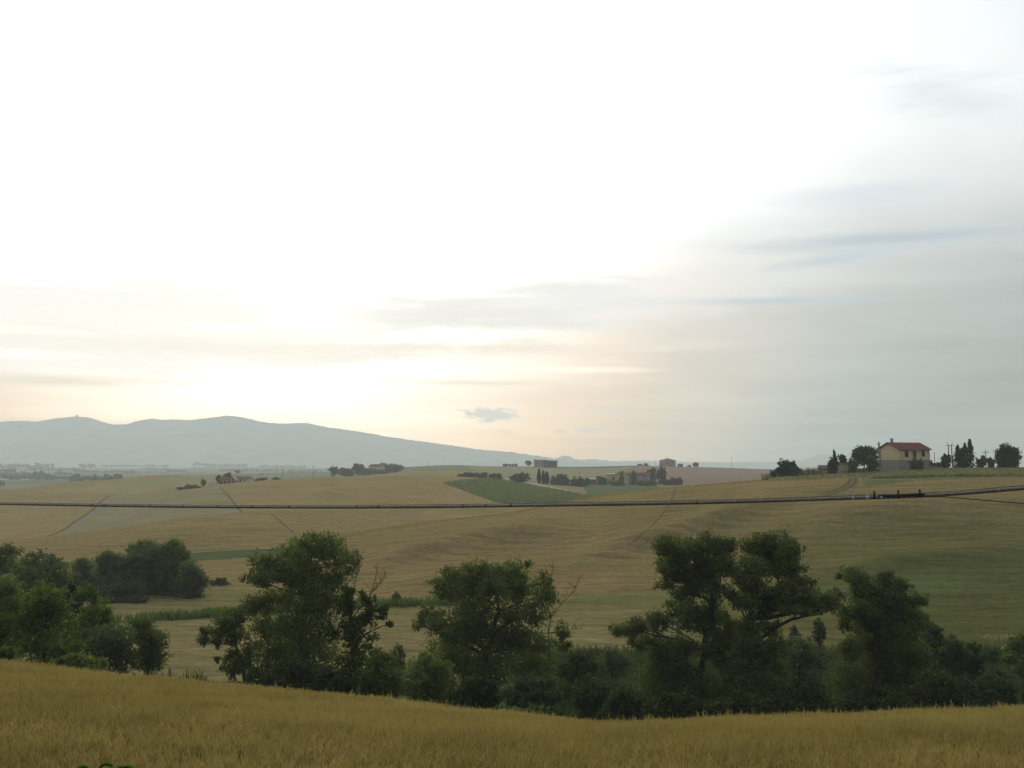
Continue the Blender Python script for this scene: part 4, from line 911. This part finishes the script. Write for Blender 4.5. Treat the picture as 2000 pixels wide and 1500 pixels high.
# farm on the left
house('barn', 'orange barn with three dark openings at the left end of the white farm', 592, 442, 946.5, R(-4), 6.6, 5, 3.2, .9, M['orange'], M['tile'], wins=[('f', -2.2, .1, 1., 2., 'window'), ('f', 0, .1, 1., 2., 'window'), ('f', 2.2, .1, 1., 2., 'window')], cat='barn', over=.3, deep=3)
house('barn', 'grey gabled barn between the orange barn and the long white farm building', 596, 456, 946, R(82), 5, 5.4, 2.3, 1.5, M['greyw'], M['greyw'], cat='barn', over=.25, deep=3, wins=[('l', 0, .1, 2.6, 1.8, 'door')])
house('farm_building', 'long low white farm building with a brown roof on the left ridge', 600, 475, 944.5, R(-5), 8.6, 5, 2.7, 1.2, M['white'], M['tileb'], wins=[('f', -2.8, .9, .8, 1., 'window'), ('f', -.6, .9, .8, 1., 'window'), ('f', 1.8, .9, .8, 1., 'window')], over=.4, deep=3)
gb = MB(); 
fp = foot(417, 575, 950); gb.box(-2.8, 2.8, -.15, .15, -1, 1.3).box(-2.9, 2.9, -.22, .22, 1.303, 1.38); w_ = gb.build('garden_wall', M['white'], None, fp); tag(w_, 'low pale wall between the round bush and the orange barn', 'wall')
# far greenhouses and sheds on the plain
def greenhouse(label, px, py, Y, L, n):
    g = hit(px, py, 900); Y = g.y; root = empty('greenhouse', g, 0); tag(root, label, 'greenhouse', 'greenhouses on the far plain')
    body = MB(); cap = MB(); w = L/n
    for i in range(n):
        x0 = -L/2+i*w
        body.box(x0, x0+w*.9, 0, 14, -2, 1.2)
        v = []; k = 7
        for y in (-.02, 14.02):
            for j in range(k): t = math.pi*j/(k-1); v.append((x0+w*.45-math.cos(t)*w*.45, y, 1.203+math.sin(t)*1.5))
        cap.add(v, [tuple(range(k-1, -1, -1)), tuple(range(k, 2*k))]+[(j, j+1, k+j+1, k+j) for j in range(k-1)]+[(k-1, 0, k, 2*k-1)])
    body.build('wall', M['white'], root); cap.build('roof', plain('white_film', (.85, .87, .88)), root)
greenhouse('long row of white greenhouses at the far left of the plain', 46, 938, 1500, 26, 11)
greenhouse('row of six white greenhouses on the plain just above the yellow hill', 118, 939, 1480, 27, 6)
greenhouse('small pair of pale greenhouses at the left picture edge on the plain', 6, 938, 1500, 9, 2)
# tower on the mountain
tb = empty('hilltop_tower', at(150, 815, 8600)); tag(tb, 'tiny square tower on the highest knoll of the left mountain', 'tower')
MB().box(-7, 7, -7, 7, -30, 16).build('wall', M['stone'], tb); MB().box(-8.5, 8.5, -8.5, 8.5, 16.01, 20).build('parapet', M['stone'], tb); MB().box(-18, -7.1, -6, 6, -30, 2).build('annex', M['stone'], tb)

# ------------------------------------------------------------------ middle-distance trees
def conif(name, label, px, py0, py1, hw, Y, mat='pine', group=None, cat='tree', cyp=True, lean=0, leaf=None):
    """a cypress or fir from top py0 to foot py1: leaves on short upswept sprays around the stem"""
    s = Y/F; ft = foot(px, Y); root = empty(name, ft); tag(root, label, cat, group)
    top = at(px, py0, Y).z - ft.z; leaf = leaf or max(.11, Y*.0006); n = int(1500+1700*hw*s)
    ns = max(60, n//14); t = rng.random(ns)**.8; a = rng.random(ns)*6.283
    if cyp: pr = np.clip(np.minimum((1-t)*2.2+.05, .55+t*2.0), 0, 1)
    else: pr = (1-t)**.8*(.8+.3*np.sin(t*38+a*2))+.05
    r = hw*s*pr*np.sqrt(rng.random(ns))*(1+.14*np.sin(a*3+t*9)); x = r*np.cos(a)+lean*s*t**5; y = r*np.sin(a)
    c = np.stack([x, y, t*top*.97+.1], 1)[rng.integers(0, ns, n)]; p = c + rng.normal(size=(n, 3))*[leaf*.55, leaf*.55, leaf*.9]
    d = rng.normal(size=(n, 3))*.5 + [0, 0, 1 if cyp else .1]; d /= np.linalg.norm(d, axis=1)[:, None]; q = np.cross(d, rng.normal(size=(n, 3))); q /= np.linalg.norm(q, axis=1)[:, None]
    z = leaf*(.6+.7*rng.random(n))[:, None]
    V = np.stack([p-d*z, p+q*z*.5, p+d*z, p-q*z*.5], 1).reshape(-1, 3)
    link('crown', np_mesh('crown', V, np.arange(4*n).reshape(-1, 4), tone=rng.random(n)), M[mat], root)
    MB().tube([(0, 0, -.3), (0, 0, top*.5), (lean*s*.4, 0, top*.9)], [.16, .1, .03], 6).build('trunk', M['bark'], root)
    return root
def rtree(name, label, px, py0, py1, hw, Y, mat='oak', group=None, dens=1., n=9, trunk=.18, stemfrac=.25, leaf=None, flat=False, cat='tree'):
    """a rounded crown between py0 and py1 with an uneven outline"""
    h = py1-py0; bl = []; ch = h*(1-stemfrac)
    for i in range(n):
        a = 2*math.pi*(i+random.random()*.5)/n; rr = .55 if i % 3 else .25
        bl.append((px+math.cos(a)*hw*rr*1.05, py0+ch*.5+math.sin(a)*ch*.5*rr*1.05, hw*random.uniform(.34, .5), ch*random.uniform(.24, .34)))
    bl.append((px, py0+ch*.55, hw*.6, ch*.4))
    for _ in range(6): bl.append((px+random.uniform(-1, 1)*hw*.95, py0+ch*random.uniform(.05, .6), hw*random.uniform(.1, .24), ch*random.uniform(.1, .24)))
    return tree(name, label, cat, Y, px, bl, leaf or max(.12, Y*.00085), M[mat], dens*1.4, trunk, group, .6, twigs=False, base_py=py1, skirt=stemfrac < .08)
GH = 'trees around the cream farmhouse'
rtree('broadleaf_tree', 'broad airy tree directly left of the cream farmhouse', 1688, 873, 917, 25, 284, 'scrub', GH, 1.0, 14, .22)
rtree('bush', 'dark bush at the airy tree\'s right foot beside the farmhouse wall', 1703, 893, 918, 14, 280, 'oak', None, 1., 7, .1, .0, cat='bush')
rtree('bush', 'small dark bush at the airy tree\'s left foot before the cream shed', 1666, 898, 918, 9, 280, 'oak', None, 1., 6, .1, .0, cat='bush')
conif('cypress', 'dark cypress with a bent tip among the sheds', 1633, 880, 918, 5.5, 286, group=GH, lean=-3)
rtree('broadleaf_tree', 'small spiky tree right of the bent-tip cypress', 1646, 889, 906, 9, 287, 'pine', GH, .8, 7, .1, .2)
rtree('bush', 'dark spreading bush left of the bent-tip cypress', 1624, 896, 918, 8, 284, 'pine', None, .9, 6, .1, .0, cat='bush')
rtree('broadleaf_tree', 'dense dark tree closing the left end of the crest before the reeds', 1536, 901, 936, 18, 287, 'pine', GH, 1.15, 11, .2, .05)
rtree('bush', 'small dark bush at the very left foot of the crest\'s end tree', 1510, 918, 937, 6, 286, 'pine', None, 1.1, 5, .1, .0, cat='bush')
rtree('bush', 'green-black bush right of the crest\'s end tree', 1552, 914, 937, 10, 284, 'scrub', None, 1., 6, .1, .0, cat='bush')
rtree('bush', 'round dark bush against the farmhouse staircase', 1791, 898, 918, 15, 281, 'oak', None, 1.1, 8, .1, .0, cat='bush')
tree('umbrella_pine', 'flat-topped dark pine spreading right of the cream farmhouse', 'tree', 290, 1815, [(1800, 902, 12, 3.5), (1815, 904, 12, 4), (1828, 908, 9, 3.5), (1808, 901, 10, 3)], .2, M['pine'], 1.2, .15, GH, .5, twigs=False, base_py=917)
rtree('broadleaf_tree', 'squat blue-green tree below the twin power pole', 1848, 886, 917, 9, 288, 'pine', GH, 1.1, 7, .14, .05)
conif('fir', 'ragged fir, first of the conifer row right of the twin power pole', 1873, 870, 918, 15, 288, group=GH, cyp=False)
conif('cypress', 'thin cypress in the middle of the conifer row', 1887, 865, 918, 7, 289, group=GH)
conif('cypress', 'tallest cypress, a sharp dark spire in the conifer row', 1897, 858, 918, 14, 288, group=GH, cyp=False)
conif('fir', 'low dark fir filling between the ragged fir and the thin cypress', 1881, 876, 918, 14, 287, group=GH, cyp=False)
rtree('broadleaf_tree', 'low airy tree right of the conifer row before the single pole', 1917, 891, 916, 10, 290, 'scrub', GH, .8, 8, .12, .1)
rtree('bush', 'small loose bush right of the single wooden pole', 1935, 894, 916, 9, 292, 'scrub', None, .7, 7, .1, .05, cat='bush')
rtree('broadleaf_tree', 'large dark egg-shaped tree at the far right end of the crest', 1969, 872, 917, 22, 286, 'pine', GH, 1.15, 15, .22, .04)
# the hedges and trees of the lane farm
GL = 'trees and hedges of the farm by the pale lane'
def fb(label, px, py0, py1, hw, Y, mat='farl', name='hedge_bush', cat='bush', n=8, dens=1.): rtree(name, label, px, py0, py1, hw, Y, mat, GL, dens, n, .12, .02, cat=cat)
fb('low bush starting the hedge at its far left end above the green field', 903, 925, 934, 12, 660)
fb('second hedge bush from the left above the green field', 920, 924, 934, 10, 660)
fb('hedge bush before the gap in the middle of the field hedge', 942, 924, 937, 13, 655)
fb('hedge bush above the lane\'s start', 968, 925, 938, 14, 655)
fb('round hedge bush between the lane\'s start and the three cypresses', 1014, 926, 943, 19, 640, n=10)
fb('large dark hedge tree right of the three cypresses', 1095, 928, 952, 18, 640, name='hedge_tree', cat='tree', n=11)
fb('dark hedge tree lower and right of the large one by the lane', 1130, 934, 956, 16, 636, name='hedge_tree', cat='tree', n=10)
fb('round bush behind the lane left of the white-roofed shelter', 1145, 936, 948, 10, 660)
conif('cypress', 'leftmost and tallest of the three slim cypresses by the lane', 1053, 918, 947, 3.2, 645, group=GL)
conif('cypress', 'middle slim cypress of the three by the lane', 1061, 921, 947, 3, 645, group=GL)
conif('cypress', 'rightmost bushy cypress of the three by the lane', 1068, 922, 947, 4, 645, group=GL)
conif('fir', 'small dark fir before the yellow farmhouse gable', 1214, 925, 944, 7, 670, 'oak', GL, cyp=False)
conif('fir', 'large dark fir before the red farm roof', 1238, 921, 946, 9, 670, 'oak', GL, cyp=False)
fb('low hedge before the firs of the lane farm', 1205, 939, 948, 20, 660, 'oak')
fb('low dark hedge under the grey-green farm wall', 1265, 938, 951, 22, 655, 'oak')
fb('tall tree behind the right end of the lane farm', 1273, 915, 940, 9, 715, 'farl', 'hedge_tree', 'tree')
fb('tall brownish tree right of the lane farm', 1292, 913, 945, 9.5, 690, 'russet', 'hedge_tree', 'tree', 9)
fb('reddish-purple round bush at the farm\'s right end against the brown hill', 1320, 934, 953, 12, 660, 'russet', 'hedge_bush')
fb('purple-brown bush between the brownish tree and the reddish bush', 1304, 936, 953, 11, 655, 'russet')
fb('low bushes beside the white-roofed shelter', 1175, 932, 944, 11, 680)
# far crest
GF = 'small trees along the far crest'
def fc(label, px, py0, py1, hw, Y=1110, n=7, mat='farl', sf=.25): rtree('crest_tree', label, px, py0, py1, hw, Y, mat, GF, 1., n, .2, sf)
fc('round tree standing left of the pinkish brick house', 1033, 900.5, 911, 7)
fc('tree touching the right wall of the pinkish brick house', 1069, 899, 911, 6, sf=.05)
fc('broad dark tree two right of the pinkish brick house', 1081, 900.5, 911.5, 9, sf=.05)
fc('small round tree left of the stone house on the crest', 1262, 906, 911.5, 5, sf=.05)
fc('tiny tree left of the small round crest tree', 1251, 907, 911.5, 4, sf=.05)
fc('dark round tree right of the stone house on the crest', 1359, 905, 912.8, 6)
fc('low bush midway between the stone house and the dark round crest tree', 1329, 907.5, 912.5, 5, sf=0.)
fc('tiny bush just left of the dark round crest tree', 1346, 909, 912.5, 2.5, sf=0., n=4)
# villa trees and left farm
GV = 'trees on the distant rise around the cream villa'
for lb, px, a0, a1, hw, Y_, mt in (('airy tree at the left end of the villa\'s rise', 651, 911, 930, 8, 960, 'farl'), ('round olive tree midway along the villa\'s rise', 699, 906, 927, 12, 980, 'farl'), ('long low thicket left of the round olive tree', 676, 916, 931, 24, 970, 'farl'), ('low thicket right of the round olive tree', 716, 916, 930, 20, 975, 'farl'), ('dark pine behind the villa roof', 749, 904.5, 916, 6, 1035, 'oak'), ('low pine left behind the villa roof', 736, 907.5, 916, 6, 1035, 'oak'), ('dark pine grove sloping down right of the villa', 771, 907, 922, 14, 1020, 'oak'), ('last small pine right of the villa\'s grove', 784, 910, 918, 5, 1020, 'oak'), ('dark pine touching the villa\'s right wall', 759, 907, 922, 7, 1010, 'oak'), ('pale green bush below the villa', 748, 918, 927, 20, 1005, 'farl')):
    rtree('rise_tree', lb, px, a0, a1, hw, Y_, mt, GV, 1., 8, .2, .1)
GW = 'trees around the white farm on the left ridge'
for lb, px, a0, a1, hw, Y_, mt in (('dark round tree behind the orange barn', 445, 924.5, 940, 9, 610, 'oak'), ('slim tree at the orange barn\'s left end', 427, 929, 944, 4, 600, 'farl'), ('small lollipop tree over the long dark hedge', 398, 938, 953, 4.5, 560, 'oak'), ('long dark hedge left of the pale wall', 376, 947, 959, 17, 558, 'oak'), ('low left end of the long dark hedge', 355, 952, 960, 9, 556, 'oak'), ('dark bush right of the white farm building', 507, 934, 943, 12, 612, 'farl'), ('small bush farther right of the white farm building', 540, 933, 940, 7, 620, 'farl')):
    rtree('farm_tree', lb, px, a0, a1, hw, Y_, mt, GW, 1.1, 8, .14, .35 if 'lollipop' in lb else .03)
rtree('umbrella_pine', 'lone flat-topped pine on the plain above the white farm', 464, 919, 927, 6, 1500, 'farl', None, .9, 6, .3, .45)
# hedgerow woods of the plain
def woods(name, label, items, mat, leaf):
    cen, rad, num = [], [], []
    for px, py, rx, ry, Y in items:
        s = Y/F; q = at(px, py, Y); cen.append(tuple(q)); rad.append((rx*s, rx*s*1.4, ry*s)); num.append(2.4*math.pi*rx*ry*s*s/(leaf*leaf*.55))
    V, Q, T = leaves(cen, rad, num, leaf); o = link(name, np_mesh(name, V, Q, tone=T), mat); tag(o, label, kind='stuff')
def hedge_items(px0, px1, py, amp, Y, step):
    r = []; x = px0
    while x < px1:
        h = amp*random.uniform(.5, 1.3); r.append((x, py-h*.5, step*random.uniform(.5, 1.0), h, Y)); x += step*random.uniform(.6, 1.1)
    return r
woods('far_woods', 'hazy belts of trees across the plain below the mountains',
 hedge_items(-100, 30, 922, 5, 2300, 9)+hedge_items(60, 100, 932, 7, 1700, 8)+hedge_items(140, 240, 937, 5, 1350, 7)+hedge_items(95, 150, 935, 4, 1600, 7)+hedge_items(205, 232, 934, 6, 1340, 8)
 +hedge_items(0, 110, 913, 5, 3400, 8)+hedge_items(-60, 60, 930, 3, 1900, 8)+hedge_items(160, 185, 912, 4, 3600, 8)+hedge_items(110, 140, 926, 3, 2300, 8)+hedge_items(280, 330, 917, 2, 3600, 8)
 +hedge_items(400, 480, 911, 3, 4300, 7)+hedge_items(510, 600, 913, 3, 4300, 8)+hedge_items(330, 365, 921, 2, 2700, 7)+hedge_items(500, 660, 930, 2, 1700, 8)+hedge_items(640, 700, 917, 2, 3300, 7)
 +hedge_items(-60, 10, 946, 4, 1250, 7)+hedge_items(0, 60, 925, 3, 2400, 6)+hedge_items(60, 160, 918, 2.5, 3000, 7)+hedge_items(150, 260, 922, 2, 2600, 9)+hedge_items(240, 420, 925, 1.6, 2400, 8)+hedge_items(200, 330, 911, 2, 4300, 9)+hedge_items(380, 420, 909.5, 4, 4500, 5)+hedge_items(440, 700, 920, 1.5, 2700, 12)+hedge_items(10, 90, 934, 3, 1650, 7)+hedge_items(560, 640, 926, 2.5, 2000, 7), M['farl'], 2.2)

# ------------------------------------------------------------------ poles
def pole(label, px, py0, py1, Y, r=.13, arms=1, mat='polew', group='wooden poles across the hills', head=None, name='utility_pole'):
    a, b = ray(px, py1); root = empty(name, (a*Y, Y, ZC+b*Y)); tag(root, label, 'pole', group)
    h = (py1-py0)/F*Y
    MB().tube([(0, 0, -1.5), (0, 0, h)], [r, r*.7], 8).build('shaft', M[mat], root)
    if arms:
        ab = MB().box(-.9, .9, -.06, .06, h-.75, h-.62)
        ab.build('crossarm', M['polew'], root)
        for x in (-.8, 0, .8): MB().tube([(x, 0, h-.617), (x, 0, h-.38)], [.045, .06], 6).build('insulator', M['white'], root)
    return root, h
pole('tall pole with crossarm right of the white farm', 551, 915, 937, 640)
pole('thin pole rising beside the lollipop tree', 394, 926, 945, 585, arms=0)
pole('short thin pole behind the bush right of the white farm', 509, 925, 937, 650, arms=0)
pole('pole with crossarm on the plain left of the villa\'s rise', 612, 910, 933, 700)
pole('thin pole standing on the crest left of the stone house', 1280, 896, 911.5, 1105, .14, 0)
pole('faint short pole on the crest between the lane farm and the stone house', 1246, 901, 910, 1120, .13, 0)
pole('tall thin pole alone on the far crest between the stone house and the near crest', 1429, 891, 914, 1100, .17, 0)
pole('faint pole on the crest far right of the villa\'s grove', 836, 903, 911, 1160, .12, 1)
pole('faint pole just right of the villa crest\'s crossarm pole', 852, 903.5, 911, 1160, .12, 0)
pole('faint pole on the crest left of the row of saplings', 973, 899, 911, 1160, .12, 0)
pole('small wooden pole with white fitting above the three cypresses', 1132, 921, 934, 760, .12, 1)
pole('short plain pole left of the twin power pole', 1826, 883, 917, 296, .1, 0)
pole('single pole with crossarm right of the conifer row', 1926, 879, 917, 292, .13, 1, 'poleg')
# twin pole
rt = empty('power_pole', tuple(at(1857, 917, 292))); tag(rt, 'twin-legged power pole with a V-shaped head above the conifer row', 'pole')
S = 292/F
for dx in (-.42, .42): MB().tube([(dx*1.4, 0, -1.5), (dx, 0, 46*S)], [.16, .13], 8).build('leg', M['polew'], rt)
MB().box(-1.2, 1.2, -.07, .07, 46*S, 46*S+.14).build('crossarm', M['polew'], rt)
for dx in (-1, 1): MB().tube([(dx*.35, 0, 46*S+.143), (dx*.8, 0, 53*S)], [.06, .05], 6).build('horn', M['polew'], rt)
rt = empty('power_pole', tuple(at(1549, 918, 290))); tag(rt, 'slim pole with a small forked head above the crest\'s end tree', 'pole')
MB().tube([(0, 0, -1), (0, 0, 16*S)], [.09, .07], 6).build('shaft', M['poleg'], rt)
for dx in (-1, 1): MB().tube([(0, 0, 16*S+.02), (dx*.35, 0, 22*S)], [.04, .04], 5).build('horn', M['polew'], rt)
# lamp-like mast with a white head
q = foot(1289, 297, 958)
def mast(label, px, py0, py1, Y):
    a, b = ray(px, py1); root = empty('mast', (a*Y, Y, ZC+b*Y)); tag(root, label, 'mast'); h = (py1-py0)/F*Y
    MB().tube([(0, 0, -1.5), (0, 0, h)], [.07, .05], 8).build('shaft', M['poleg'], root)
    MB().box(-.3, .3, -.12, .12, h+.002, h+.16).build('head', M['white'], root)
mast('slim pinkish mast with a white head on the brow before the lane farm', 1289, 937, 960, 300)
mast('tiny white-topped post in the middle of the orange slope', 815, 932, 947, 520)
mast('short pale post on the brow left of the white-topped post', 693, 926, 934, 625)
GS = 'saplings in a row on the far crest'
for i, (px, lb) in enumerate(((985, 'first'), (990, 'second'), (996, 'third'), (1002, 'fourth'), (1008, 'fifth'))):
    rtree('sapling', f'{lb} sapling from the left in the thin row on the far crest', px, 907, 911.5, 1.1, 1140, 'farl', GS, 1.2, 4, .08, .2)
for px, t_, lb in ((722, 1163, 'thin bare stake in the maize row nearest the ivy-covered tree'), (800, 1160, 'thin bare stake in the maize row right of the round bush'), (812, 1163, 'shorter stake in the maize row nearest the centre tree')):
    w = hit(px, 1181, 110); h = (1181-t_)/F*w.y; o = MB().tube([(0, 0, -.2), (.03, 0, h*.6), (0, 0, h)], [.04, .035, .02], 6).build('stake', M['polew'], None, w); tag(o, lb, 'stake', 'stakes in the maize row')

# ------------------------------------------------------------------ the aerial cable before the camera
cab = [(-260, 979), (0, 984), (200, 987.5), (400, 990), (560, 990.5), (700, 990.5), (850, 989.5), (1000, 987.5), (1200, 984.5), (1350, 982), (1480, 978.5), (1600, 974.5), (1700, 971.5), (1790, 968.5), (1850, 965.5), (1920, 960), (2000, 953), (2150, 940), (2300, 926)]
ca = np.array(cab, float)
def cdist(px): return 1/np.interp(px, [-260, 2300], [1/11.4, 1/5.2])
def cpt(px, off=0.): return at(px, float(np.interp(px, ca[:, 0], sm_py))+0, float(cdist(px))) + Vector((0, 0, off))
sm_py = ca[:, 1]
px_s = np.linspace(-260, 2300, 160); raw = np.interp(px_s, ca[:, 0], ca[:, 1]); raw = smooth(raw, 9)
def cpt(px, off=0.):
    if px < -260 or px > 2300:      # beyond the view the cable climbs on towards its poles
        e, q = (-260, -200) if px < 0 else (2300, 2240); A_ = cpt(e, off); d = (A_-cpt(q, off)).normalized(); k = abs(px-e)/100
        return A_ + d*k + Vector((0, 0, .012*k*k))
    return at(px, float(np.interp(px, px_s, raw)), float(cdist(px))) + Vector((0, 0, off))
px_s2 = np.concatenate([np.linspace(-1900, -280, 24), px_s, np.linspace(2330, 3900, 24)])
cr = empty('aerial_cable', cpt(1000)); tag(cr, 'grey overhead cable slung under a thin wire across the whole view', 'cable')
o0 = cpt(1000)
RC = .0086
MB().tube([cpt(x)-o0 for x in px_s2], RC, 12).build('cable_sheath', M['sheath'], cr, smooth=True)
MB().tube([cpt(x, RC+.0046+.0006*math.sin(x*.11))-o0 for x in np.concatenate([px_s2[:24], np.linspace(-260, 2300, 320), px_s2[-24:]])], .0019, 6).build('messenger_wire', M['rust'], cr, smooth=True)
MB().tube([cpt(x, -RC-.0014)-o0 for x in px_s2], .0013, 6).build('lashing_wire', M['rust'], cr, smooth=True)
clp = [-210, -160, -110, -60, -20, 33, 70, 93, 118, 150, 180, 204, 240, 268, 293, 328, 358, 388, 426, 460, 492, 528, 565, 604, 648, 697, 739, 781, 806, 866, 905, 949, 998, 1046, 1105, 1155, 1204, 1258, 1307, 1361, 1436, 1485, 1548, 1580, 1667, 1860, 1951, 2060, 2170]
def ring(P, ax, r, w, n=12):
    b = MB(); b.tube([P-ax*w, P+ax*w], r, n); return b
for x in clp:
    P = cpt(x)-o0; ax = (cpt(x+6)-cpt(x-6)).normalized()
    b = ring(P, ax, RC+.0013, .003*random.uniform(.8, 1.3)); b.tube([P+ax*.002+Vector((0, 0, .008)), P+ax*.008+Vector((0, 0, RC+.0066))], .0022, 6)
    b.tube([P-ax*.004+Vector((0, -.0082, .002)), P+ax*.009+Vector((0, -.003, RC+.008))], .0021, 5)
    b.build('clamp', M['clip'] if random.random() < .6 else M['rust'], cr)
b = MB(); xs = np.linspace(1716, 1806, 22)
b.tube([cpt(x, .004+.002*math.sin(x*.6))-o0 for x in xs], [RC*(.8+.45*math.sin(math.pi*min(1, (i+1)/5))*1.0 if i < 4 else 1.22+.05*math.sin(i*1.9)) for i in range(22)], 10).build('splice_sleeve', M['black'], cr)
for x in (1708, 1755, 1797):
    P = cpt(x)-o0; ax = (cpt(x+6)-cpt(x-6)).normalized()
    b = ring(P, ax, RC*1.2, .007); b.tube([P+Vector((0, 0, RC*.8)), P+Vector((-.003, 0, RC+.026)), P+Vector((.009, 0, RC+.018))], [.007, .005, .002], 6); b.build('strap', M['black'], cr)
for x, w in ((1667, .006), (1695, .010), (1722, .007)):
    P = cpt(x)-o0; ax = (cpt(x+6)-cpt(x-6)).normalized(); b = ring(P, ax, RC*1.3, w); b.tube([P+Vector((0, 0, RC)), P+Vector((.003, 0, RC+.016))], .006, 6); b.build('tape', M['bluetape'], cr)
dw = [cpt(1800, -.007)-o0] + [at(x, y, Y_)-o0 for x, y, Y_ in ((1840, 970, 6.5), (1900, 975, 6.45), (2000, 983.5, 6.4), (2150, 999, 6.3), (2300, 1018, 6.2), (2800, 1080, 5.9), (3600, 1200, 5.4))]
MB().tube(dw, .0028, 6).build('drop_wire', M['rust'], cr, smooth=True)

# broad leaves poking into the bottom left corner
def big_leaf(mb, P, d, L, w):
    d = Vector(d).normalized(); s = d.cross(Vector((0, 0, 1))).normalized(); n = 7; v = []
    for i in range(n+1):
        t = i/n; ww = w*math.sin(math.pi*min(.98, t*.92+.06))**.7; c = P+d*L*t+Vector((0, 0, .25*L*math.sin(math.pi*t)-.1*L*t))
        v += [c-s*ww+Vector((0, 0, .02)), c, c+s*ww+Vector((0, 0, .02))]
    mb.add(v, [(i*3+k, i*3+k+1, i*3+k+4, i*3+k+3) for i in range(n) for k in (0, 1)])
pl = empty('leafy_shoot', foot(205, 6.0, 1500)); tag(pl, 'green leaf tips poking up at the bottom left corner before the oats', 'plant')
lf, sm = MB(), MB(); f0 = Vector(pl.location)
for px, py, dx in ((176, 1496, -.5), (192, 1492, .6), (240, 1495, .7), (252, 1499, -.6), (225, 1512, .2), (160, 1516, -.9), (275, 1515, .8)):
    top = at(px, py+13, 6.0)-f0; sm.tube([Vector((0, 0, -.2)), top*.5+Vector((.05, 0, 0)), top], [.02, .014, .006], 6)
    for k in range(3): big_leaf(lf, top-Vector((0, 0, .04*k)), (dx+random.uniform(-.3, .3), random.uniform(-.5, .2), .15), .075, .018)
lf.build('leaves', plain('fresh_leaf', (.12, .21, .04), (.08, .15, .03), 8.), pl); sm.build('stem', plain('green_stem', (.12, .17, .05)), pl)
for x in ((600, 34), (1462, 31.3), (1488, 30.8)): pass

# ------------------------------------------------------------------ haze
hb = MB().box(-8500, 9500, -150, HFAR, -75, ZC+HTOP).build('haze', None)
hm = bpy.data.materials.new('haze'); hm.use_nodes = True; nt = hm.node_tree; nt.nodes.clear()
pv_ = nd(nt, 'ShaderNodeVolumePrincipled'); pv_.inputs['Density'].default_value = SIG; pv_.inputs['Color'].default_value = (.90, .985, 1., 1); pv_.inputs['Anisotropy'].default_value = .2
om = nd(nt, 'ShaderNodeOutputMaterial'); lk(nt, pv_.outputs[0], om.inputs['Volume']); hb.data.materials.append(hm); tag(hb, kind='stuff')
